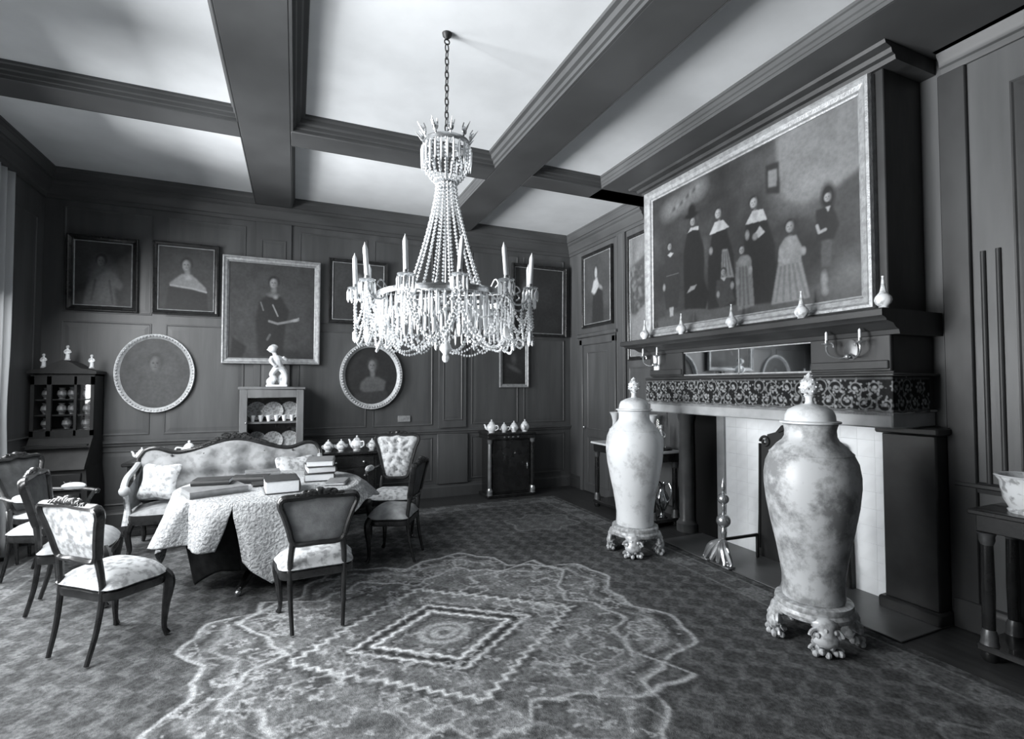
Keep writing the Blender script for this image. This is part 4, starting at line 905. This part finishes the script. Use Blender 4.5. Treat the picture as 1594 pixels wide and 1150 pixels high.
uc = MB().sheet(lambda u, v: drape(u, v, lambda th: .52+.15*corner(th, 30), ((285, .04, .1, .07), (330, .04, .1, .07), (60, .04, .1, .07), (165, .04, .1, .04)), .15, False, TZ+FZ+.006, -.13), 300, 40).build('undercloth', BLACKCL, None, ang=180); tag(uc, 'dark undercloth reaching lower beneath the pale crinkled tablecloth', 'tablecloth')
su_ = uc.modifiers.new('thick', 'SOLIDIFY'); su_.thickness = .003
so_ = co.modifiers.new('thick', 'SOLIDIFY'); so_.thickness = .005
BZ = TZ+FZ+.018
def book(label, x, y, z, w, d, h, rz, cov=LEATH, pg=PAPER, tilt=0):
    t = thing('book', label, 'book', (x, y, z), rz, 'books lying on the round table')
    if tilt: t.rotation_euler = (0, tilt, rz)
    b = .006
    MB().box(-w/2, w/2, -d/2, d/2, 0, b, .0015).box(-w/2, w/2, -d/2, d/2, h-b, h, .0015).rings([[(-w/2+.004-.012*sin(pi*k/8), y_, h*k/8) for k in range(9)]+[(-w/2+.008, y_, h), (-w/2+.008, y_, 0)] for y_ in (-d/2, d/2)]).build('cover', cov, t)
    MB().box(-w/2+.006, w/2-.008, -d/2+.008, d/2-.008, b*.9, h-b*.9).build('pages', pg, t, smooth=False)
    return t
book('large flat folio with tan cover at the front left of the table', -.60, 4.78, BZ, .30, .42, .05, radians(112), LEATH2, mat('grey_edges', .24, .7, .2))
book('white-edged book resting on the large folio', -.63, 4.92, BZ+.051, .20, .28, .042, radians(85))
book('small dark book at the middle of the table', -.36, 5.16, BZ, .15, .30, .06, radians(80), LEATH)
book('slim dark book lying beside the thick book', -.22, 4.985, BZ, .13, .24, .022, radians(100), LEATH)
book('thick white-paged book with dark spine at the front of the table', -.10, 4.68, BZ, .26, .32, .105, radians(186), LEATH)
b1 = book('lowest book of the stack at the right of the table', .22, 5.12, BZ, .26, .34, .07, radians(178), LEATH)
book('middle book of the stack at the right of the table', .225, 5.13, BZ+.071, .25, .33, .06, radians(184), LEATH)
book('top book of the stack at the right of the table', .23, 5.12, BZ+.132, .24, .32, .055, radians(174), LEATH2)
book('thin grey-covered book right beside the stack near the table edge', .36, 4.82, BZ, .17, .26, .025, radians(165), LEATH2)
book('pale-edged book lying furthest back on the table', -.28, 5.45, BZ, .18, .30, .055, radians(95), LEATH2)

# ================================================================== CABINETS AND CONSOLES
# long low sideboard on the back wall behind the sofa
sd = thing('sideboard', 'long low dark sideboard against the back wall behind the sofa', 'sideboard', (-.35, 6.98, 0), 0)
MB().box(-1.33, 1.34, -.25, .22, .06, .76, .006).build('body', MAHOG, sd)
MB().box(-1.38, 1.39, -.28, .24, .76, .80, .010).build('top', MAHOG, sd)
MB().box(-1.35, 1.36, -.26, .22, 0, .07, .008).build('plinth', MAHOG, sd)
dw = None
for i in range(4):
    x = -1.0+.668*i
    d = MB().box(x-.30, x+.30, -.262, -.245, .60, .74, .006).build('drawer', MAHOG, sd)
    for dx_ in (-.17, .17): MB().ball((x+dx_, -.275, .67), .018, 8, 6).build('knob', BRASS, d)
    dd = MB().box(x-.30, x+.30, -.262, -.245, .10, .58, .006).build('door', MAHOG, sd)
# display cabinet standing on it
dc = thing('display_cabinet', 'small display cabinet of pale wood filled with plates on the sideboard', 'cabinet', (-.255, 7.0, .80), 0)
PW = mat('mid_oak', .17, .4, .4, g2=.12, nscale=12, stretch=(1, 1, .2))
w_, h_ = .355, .80
MB().box(-w_, -w_+.03, -.20, .2, 0, h_).box(w_-.03, w_, -.20, .2, 0, h_).box(-w_, w_, .18, .2, 0, h_).build('case', MAHOG, dc, smooth=False)
MB().box(-w_-.02, w_+.02, -.23, .21, h_, h_+.035, .008).build('top', PW, dc)
MB().box(-w_, w_, -.2, .2, 0, .03).build('bottom', PW, dc, smooth=False)
MB().box(-w_+.03, w_-.03, -.17, .18, .385, .405).build('shelf', PW, dc, smooth=False)
dfr = MB().box(-w_, -w_+.085, -.225, -.195, 0, h_-.0, .006).box(w_-.085, w_, -.225, -.195, 0, h_, .006).box(-w_+.08, w_-.08, -.222, -.195, h_-.10, h_, .006).box(-w_+.08, w_-.08, -.222, -.195, 0, .05, .006).build('door_frame', PW, dc)
MB().box(-w_+.085, w_-.085, -.208, -.205, .05, h_-.1).build('pane', GLASS, dfr, smooth=False)
MB().ball((-w_+.07, -.235, .4), .010).build('knob', BRASS, dfr)
plm = MB().lathe([(.02, 0), (.06, 0), (.065, .006), (.112, .016), (.116, .020), (.066, .012), (.02, .008)], 28)
pl0 = None
pn = ['left', 'middle', 'right']
for row, zz in ((0, 1.212), (1, .836)):
    for i in range(3):
        lb = 'decorated plate propped on the %s shelf of the display cabinet, %s one' % ('upper' if row == 0 else 'lower', pn[i])
        t = plm.build('plate', PLATEM, None) if pl0 is None else pl0.copy()
        if pl0 is None: pl0 = t
        else: COL.objects.link(t)
        t.location = (-.255-.19+.19*i, 7.12-.035*(i == 1), zz+.115); t.rotation_euler = (radians(78), 0, 0); t.scale = (1, 1, 1)
        tag(t, lb, 'plate', 'plates in the display cabinet')
cpm = MB().lathe([(.012, 0), (.020, .002), (.018, .008), (.026, .03), (.032, .062), (.030, .062), (.022, .02), (.008, .012)], 18); cp0 = None
for row, zz, n in ((0, 1.206, 6), (1, .831, 5)):
    for i in range(n):
        if cp0 is None: cp0 = cpm.build('beaker', PORC, None); t = cp0
        else: t = cp0.copy(); COL.objects.link(t)
        t.location = (-.255-.22+.44*i/(n-1), 6.90+.02*(i % 2), zz); t.scale = (1, 1, 1.25 if row == 0 else 1.05)
        tag(t, 'small white beaker on the %s shelf of the display cabinet, %s from the left' % ('upper' if row == 0 else 'lower', ['first', 'second', 'third', 'fourth', 'fifth', 'sixth'][i]), 'cup', 'beakers on the %s cabinet shelf' % ('upper' if row == 0 else 'lower'))
# statuette on the display cabinet: one continuous carved figure on a rock
m = MB(); T = lambda pts, rad: m.tube(cr_open(pts, 4), [np.interp(i/(4*(len(pts)-1)), np.linspace(0, 1, len(rad)), rad) for i in range(4*(len(pts)-1)+1)], 10)
m.box(-.095, .095, -.06, .06, 0, .025).ball((-.055, 0, .06), .05, 10, 7, (.8, .9, 1.1)).ball((-.04, .01, .10), .035, 10, 7)
T([(-.055, -.01, .03), (-.02, -.02, .10), (-.045, -.02, .15), (-.005, 0, .235)], [.022, .022, .026, .034])          # bent leg
T([(.07, .0, .025), (.075, .01, .10), (.065, .005, .165), (.03, .0, .235)], [.02, .022, .026, .036])                # straight leg
T([(.012, 0, .22), (.008, 0, .27), (-.005, 0, .33), (-.015, 0, .385)], [.044, .040, .048, .036])                    # torso
T([(-.018, 0, .385), (-.03, -.005, .43)], [.02, .02]); m.ball((-.043, -.008, .465), .044, 14, 10, (.95, 1, 1.1)); m.ball((-.085, -.012, .455), .010, 6, 5); m.ball((-.03, .01, .49), .038, 10, 7)
T([(-.045, -.01, .37), (-.055, -.05, .32), (-.03, -.06, .27), (.0, -.05, .25)], [.018, .018, .015, .013])            # arm across the body
T([(.02, .01, .37), (.06, .02, .345), (.082, .0, .34), (.05, -.03, .37)], [.018, .018, .015, .013])                 # arm akimbo to shoulder
T([(.045, .02, .25), (.065, .03, .18), (.03, .035, .10), (.05, .03, .03)], [.02, .028, .03, .03])                   # drapery
for k in range(5): m.ball((.0-.008*k, -.055, .25-.004*k), .007, 6, 4)
o = m.build('statuette', PORC, None); rm = o.modifiers.new('fuse', 'REMESH'); rm.mode = 'VOXEL'; rm.voxel_size = .006; rm.use_smooth_shade = True
sm = o.modifiers.new('soft', 'SMOOTH'); sm.iterations = 2; o.location = (-.215, 7.0, 1.636); o.scale = (1.32, 1.25, 1.02)
tag(o, 'white statuette of a leaning figure on top of the display cabinet', 'statuette')
# tea wares
def pot(label, x, y, z, s, rz, group, mt=PORC, spout=True, tall=1.0):
    t = thing('teapot' if spout else 'covered_bowl', label, 'teapot' if spout else 'bowl', (x, y, z), rz, group)
    MB().lathe([(.03*s, 0), (.045*s, .002), (.042*s, .01*s), (.07*s, .04*s*tall), (.075*s, .07*s*tall), (.058*s, .105*s*tall), (.04*s, .115*s*tall)], 20).build('body', mt, t)
    l = MB().lathe([(.042*s, .113*s*tall), (.044*s, .12*s*tall), (.025*s, .14*s*tall), (.008*s, .147*s*tall)], 16).build('lid', mt, t); MB().ball((0, 0, .158*s*tall), .013*s, 8, 6).build('knob', mt, l)
    if spout:
        MB().tube(cr_open([(.06*s, 0, .045*s), (.10*s, 0, .06*s), (.115*s, 0, .10*s), (.135*s, 0, .115*s)], 4), [s*r for r in np.linspace(.02, .009, 13)], 8).build('spout', mt, t)
        MB().tube(cr_open([(-.06*s, 0, .10*s), (-.105*s, 0, .105*s), (-.11*s, 0, .06*s), (-.065*s, 0, .035*s)], 4), .008*s, 6).build('handle', mt, t)
    else:
        for sg in (-1, 1): MB().tube(cr_open([(sg*.065*s, 0, .08*s), (sg*.09*s, 0, .085*s), (sg*.085*s, 0, .05*s), (sg*.07*s, 0, .05*s)], 3), .006*s, 6).build('handle', mt, t)
g1 = 'porcelain tea wares on the sideboard'
for i, (x, s, sp) in enumerate(((.40, .95, False), (.56, .95, False), (.755, 1.2, True), (.95, .9, False))):
    pot(['white covered bowl on the sideboard, first right of the sofa end', 'white covered bowl on the sideboard, second right of the sofa end', 'tallest white teapot on the sideboard right of the sofa', 'white covered bowl on the sideboard beside the bright armchair back'][i], x, 6.90, .80, s*.95, 1.9*(i == 2)+.3, g1, PORCD, sp)
for i, (x, s) in enumerate(((-1.60, .85), (-1.39, .8), (-1.14, 1.2), (-.83, .85))):
    pot(['white teapot at the left end of the sideboard', 'small grey teapot second from the left end of the sideboard', 'large white teapot third from the left end of the sideboard', 'white teapot beside the display cabinet on its left'][i], x, 6.95, .80, s, [2.8, .5, .2, .3][i], g1, GREYFAB if i == 1 else PORC)
# dark commode with gilt-mounted columns
cm = thing('commode', 'dark commode with gilt-mounted corner columns near the room corner', 'cabinet', (2.96, 7.04, 0), 0)
MB().box(-.33, .33, -.16, .20, .05, .90, .006).build('body', MAHOG, cm)
MB().box(-.39, .39, -.22, .21, .92, .955, .008).build('top', MAHOG, cm); MB().box(-.38, .38, -.20, .20, .86, .92, .004).build('frieze', MAHOG, cm)
MB().box(-.38, .38, -.20, .20, 0, .05, .006).build('plinth', MAHOG, cm)
d = MB().box(-.30, .30, -.172, -.155, .08, .84, .006).build('door', MAHOG, cm); MB().ball((.26, -.185, .45), .012).box(.252, .268, -.18, -.172, .40, .50, .002).build('lock_plate', BRASS, d)
m = MB()
for x in (-.12, -.05, .02, .10): m.ball((x, -.203, .89), .016, 8, 5, (1, .3, .8))
m.build('mounts', GILT, cm)
for sg in (-1, 1):
    c_ = MB().lathe([(.028, .14), (.030, .4), (.026, .80)], 16, (sg*.345, -.18, 0)).build('column', GILT if sg < 0 else MAHOG, cm)
    MB().lathe([(.028, .80), (.036, .82), (.034, .84), (.044, .86)], 16, (sg*.345, -.18, 0)).build('capital', BRASS, c_); MB().lathe([(.044, .05), (.040, .08), (.042, .12), (.030, .15)], 16, (sg*.345, -.18, 0)).build('base', BRASS, c_)
for i, (x, s, sp) in enumerate(((-.29, 1.0, True), (-.09, .75, True), (.07, .85, False), (.25, .95, True))):
    pot(['large white jug on the left edge of the dark commode', 'small white teapot second from left on the dark commode', 'white covered bowl third from left on the dark commode', 'white teapot at the right end of the dark commode'][i], 2.96+x, 6.93, .955, s, [2.2, 2.6, 1.2, 4.2][i], 'white tea wares on the commode', PORC, sp, 1.15)
# glazed bureau cabinet in the dark left corner
bc = thing('bureau_cabinet', 'dark glazed bureau cabinet in the far left corner', 'cabinet', (-2.325, 6.98, 0), 0)
bc.scale = (.78, 1, 1)
m = MB(); oc = [(-.36, -.22), (.36, -.22), (.36, .28), (-.36, .28)]
m.rings([[(x*f, y*(f if y < 0 else 1), z) for x, y in oc] for f, z in ((.96, 0), (.96, .06), (1.0, .10), (1.06, .30), (1.05, .55), (.97, .76))]); m.build('chest', DULL, bc, ang=20)
for j in range(3):
    d = MB().box(-.31, .31, -.255-.012*(j < 2), -.20, .12+.21*j, .30+.21*j, .01).build('drawer', DULL, bc)
    for sg in (-1, 1): MB().tube([(sg*.18-.04, -.272, .22+.21*j), (sg*.18, -.29, .195+.21*j), (sg*.18+.04, -.272, .22+.21*j)], .005, 6).build('handle', BRASS, d)
MB().rings([[(x, y, z) for x, y in ((-.35, a), (.35, a), (.35, .28), (-.35, .28))] for a, z in ((-.26, .76), (-.25, .79), (-.05, 1.06), (-.03, 1.08))]).build('sloping_desk', DULL, bc, ang=20)
MB().box(-.35, .35, -.20, -.14, 1.0, 1.02, .004).build('writing_ledge', DULL, bc)
m = MB()
for (a, b) in ((-.35, -.31), (-.175, -.125), (.125, .155), (.31, .35)): m.box(a, b, -.03, .0, 1.10, 1.75)
m.box(-.35, .35, -.03, .0, 1.08, 1.16).box(-.35, .35, -.03, .0, 1.66, 1.78).box(-.35, -.33, 0, .28, 1.08, 1.78).box(.33, .35, 0, .28, 1.08, 1.78).box(-.35, .35, .26, .28, 1.08, 1.78).box(-.35, .35, 0, .28, 1.76, 1.78)
m.build('upper_case', DULL, bc, smooth=False)
for z in (1.17, 1.33, 1.50): MB().box(-.33, .33, .01, .26, z-.012, z).build('shelf', DULL, bc, smooth=False)
for (a, b) in ((-.31, -.175), (-.125, .125), (.155, .31)): MB().box(a, b, -.018, -.014, 1.16, 1.66).build('pane', GLASS, bc, smooth=False)
o2 = [(-.38, 0), (.38, 0), (.38, .03), (.30, .045), (.20, .06), (.10, .12), (0, .15), (-.10, .12), (-.20, .06), (-.30, .045), (-.38, .03)]
MB().rings([[(x, y, 1.78+z) for x, z in o2] for y in (-.06, .28)]).build('pediment', DULL, bc)
g2 = 'china inside the bureau cabinet'
sp = [(-.24, 1.50), (-.24, 1.33), (-.24, 1.17), (-.06, 1.50), (.05, 1.50), (-.06, 1.33), (.05, 1.33), (0, 1.17), (.22, 1.50), (.23, 1.33), (.21, 1.17)]
c0 = None
for i, (x, z) in enumerate(sp):
    if c0 is None: c0 = MB().lathe([(.02, 0), (.03, .003), (.022, .012), (.045, .05), (.038, .09), (.02, .105), (.03, .125), (.01, .125)], 18).build('china_jar', PORCD, None); t = c0
    else: t = c0.copy(); COL.objects.link(t)
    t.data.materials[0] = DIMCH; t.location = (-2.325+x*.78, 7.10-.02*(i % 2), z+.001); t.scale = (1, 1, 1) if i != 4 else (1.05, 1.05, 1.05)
    tag(t, 'small pale china jar in the bureau cabinet, %s shelf, %s' % ({1.50: 'top', 1.33: 'middle', 1.17: 'bottom'}[z], 'behind the left pane' if x < -.2 else 'behind the right pane' if x > .1 else 'left in the centre pane' if x < -.01 else 'alone in the centre pane' if z < 1.2 else 'right in the centre pane'), 'jar', g2)
def figurine(label, x, y, z, s):
    m = MB(); m.lathe([(.035*s, 0), (.035*s, .015*s), (.028*s, .02*s)], 14)
    m.tube([(.0, 0, .01*s), (.004*s, 0, .07*s), (-.004*s, 0, .12*s), (0, 0, .165*s)], [.028*s, .026*s, .024*s, .012*s], 10).ball((0, 0, .19*s), .021*s, 10, 8, (1, 1, 1.15))
    for sg in (-1, 1): m.tube([(sg*.02*s, 0, .15*s), (sg*.04*s, -.008*s, .115*s), (sg*.018*s, -.028*s, .095*s)], [.010*s, .009*s, .007*s], 7)
    o = m.build('figurine', PORCD, None); rm = o.modifiers.new('fuse', 'REMESH'); rm.mode = 'VOXEL'; rm.voxel_size = .006; rm.use_smooth_shade = True
    o.location = (x, y, z); return tag(o, label, 'figurine', 'figurines on the bureau cabinet')
figurine('china figurine on the left shoulder of the bureau cabinet', -2.53, 7.05, 1.842, .75)
figurine('tallest china figurine at the centre top of the bureau cabinet', -2.325, 7.05, 1.928, .80)
figurine('china figurine on the right shoulder of the bureau cabinet', -2.11, 7.05, 1.842, .75)
# white-topped console by the door, and its furnishings
def console(name, label, x0, x1, y0, y1, h, topm):
    t = thing(name, label, 'table', ((x0+x1)/2, (y0+y1)/2, 0), 0); hx, hy = (x1-x0)/2, (y1-y0)/2
    MB().box(-hx-.02, hx, -hy-.02, hy+.02, h-.03, h, .006).build('top', topm, t)
    MB().box(-hx+.01, hx, -hy+.01, hy-.01, h-.13, h-.03, .004).build('frieze', MAHOG, t)
    MB().box(-hx, hx, -hy, hy, .06, .10, .006).build('lower_shelf', MAHOG, t)
    for sy in (-1, 1):
        for sx in (-1, 1):
            c_ = MB().lathe([(.030, .18), (.034, .4), (.030, h-.20)], 18, (sx*(hx-.045), sy*(hy-.045), 0)).build('leg', MAHOG, t)
            MB().lathe([(.030, h-.21), (.040, h-.18), (.038, h-.16), (.048, h-.135)], 18, (sx*(hx-.045), sy*(hy-.045), 0)).build('capital', AGED, c_)
            MB().lathe([(.046, .10), (.040, .13), (.042, .155), (.030, .19)], 18, (sx*(hx-.045), sy*(hy-.045), 0)).build('base', AGED, c_)
            MB().lathe([(.03, 0), (.042, .02), (.04, .06)], 16, (sx*(hx-.045), sy*(hy-.045), 0)).build('foot', MAHOG, c_)
    return t
console('console_table', 'marble-topped console table between the door and the chimneypiece', 3.77, 4.18, 4.66, 5.92, .885, MARBLE)
console('console_table', 'dark console table at the right edge carrying the white flowerpot', 3.80, 4.18, .45, 1.71, .90, MAHOG)
jp = thing('flowerpot', 'white flower-painted pot at the right edge on the dark console table', 'flowerpot', (3.98, 1.50, .90), 0); jp.scale = (1.14, 1.14, 1.1)
MB().lathe([(.06, 0), (.095, 0), (.10, .012), (.092, .02), (.115, .07), (.125, .13), (.128, .165), (.142, .185), (.145, .195), (.128, .195), (.115, .15), (.02, .05)], 36).build('body', PORCD, jp, ang=50)
MB().rings([[(r*cos(2*pi*i/36), r*sin(2*pi*i/36), z) for i in range(36)] for r, z in ((.140, .188), (.149, .194), (.140, .200), (.132, .194), (.140, .188))], False, False).build('rim', PORC, jp)
# on and below the marble console
for lb, y, x in (('white flared beaker vase left of the further tall vase lid on the console', 5.80, 4.06), ('white flared beaker vase right of the further tall vase lid on the console', 5.02, 4.06)):
    t = thing('beaker_vase', lb, 'vase', (x, y, .885), 0, 'beaker vases on the marble console')
    MB().lathe([(.03, 0), (.05, .0), (.05, .012), (.036, .03), (.034, .10), (.045, .15), (.036, .20), (.034, .28), (.05, .35), (.072, .395), (.068, .395), (.03, .30)], 24).build('body', PORC, t, ang=60)
    MB().rings([[(r*cos(2*pi*i/24), r*sin(2*pi*i/24), z) for i in range(24)] for r, z in ((.070, .388), (.077, .394), (.070, .400), (.064, .394), (.070, .388))], False, False).build('rim', PORC, t)
gd = thing('glass_dome', 'glass dome on a dark base sheltering a white figurine on the console', 'dome', (4.02, 4.80, .885), 0)
MB().lathe([(.10, 0), (.125, .0), (.125, .02), (.11, .03), (.08, .03)], 28).build('base', MAHOG, gd)
MB().lathe([(.105, .03), (.105, .34), (.095, .40), (.065, .445), (.02, .462), (.004, .464)], 32).build('dome', GLASS, gd, ang=80)
figurine('white figurine standing under the glass dome', 4.02, 4.80, .916, 1.25)['group'] = 'figurine under glass'
bx = MB().box(-.05, .05, -.06, .06, 0, .035, .004).build('porcelain_box', PORC, None); bx.location = (3.83, 4.74, .886)
MB().box(-.052, .052, -.062, .062, .033, .043, .004).build('lid', PORC, bx); tag(bx, 'small white box at the near end of the marble console', 'box')
ew = thing('ewer', 'silver ewer with curved handle under the marble console', 'jug', (3.99, 4.76, .101), radians(100))
MB().lathe([(.03, 0), (.06, .0), (.062, .012), (.03, .03), (.022, .06), (.05, .10), (.078, .17), (.082, .22), (.06, .28), (.038, .31), (.034, .36), (.048, .40), (.042, .40), (.02, .30)], 24).build('body', SILVER, ew, ang=60)
MB().tube(cr_open([(-.045, 0, .39), (-.10, 0, .41), (-.135, 0, .34), (-.12, 0, .24), (-.075, 0, .18)], 5), .010, 8).build('handle', SILVER, ew)
MB().tube(cr_open([(.03, 0, .38), (.07, 0, .41), (.09, 0, .42)], 5), [.028, .026, .024, .022, .02, .018, .016, .014, .012, .010, .008], 8).build('spout', SILVER, ew)
pl = MB().box(-.09, .09, -.012, .0, -.045, .045, .004).build('wall_plate', GILTF, None); pl.location = (1.45, YB-.012, 1.17); tag(pl, 'small pale plate fixed to the panelling below the oval gilt portrait', 'plate')
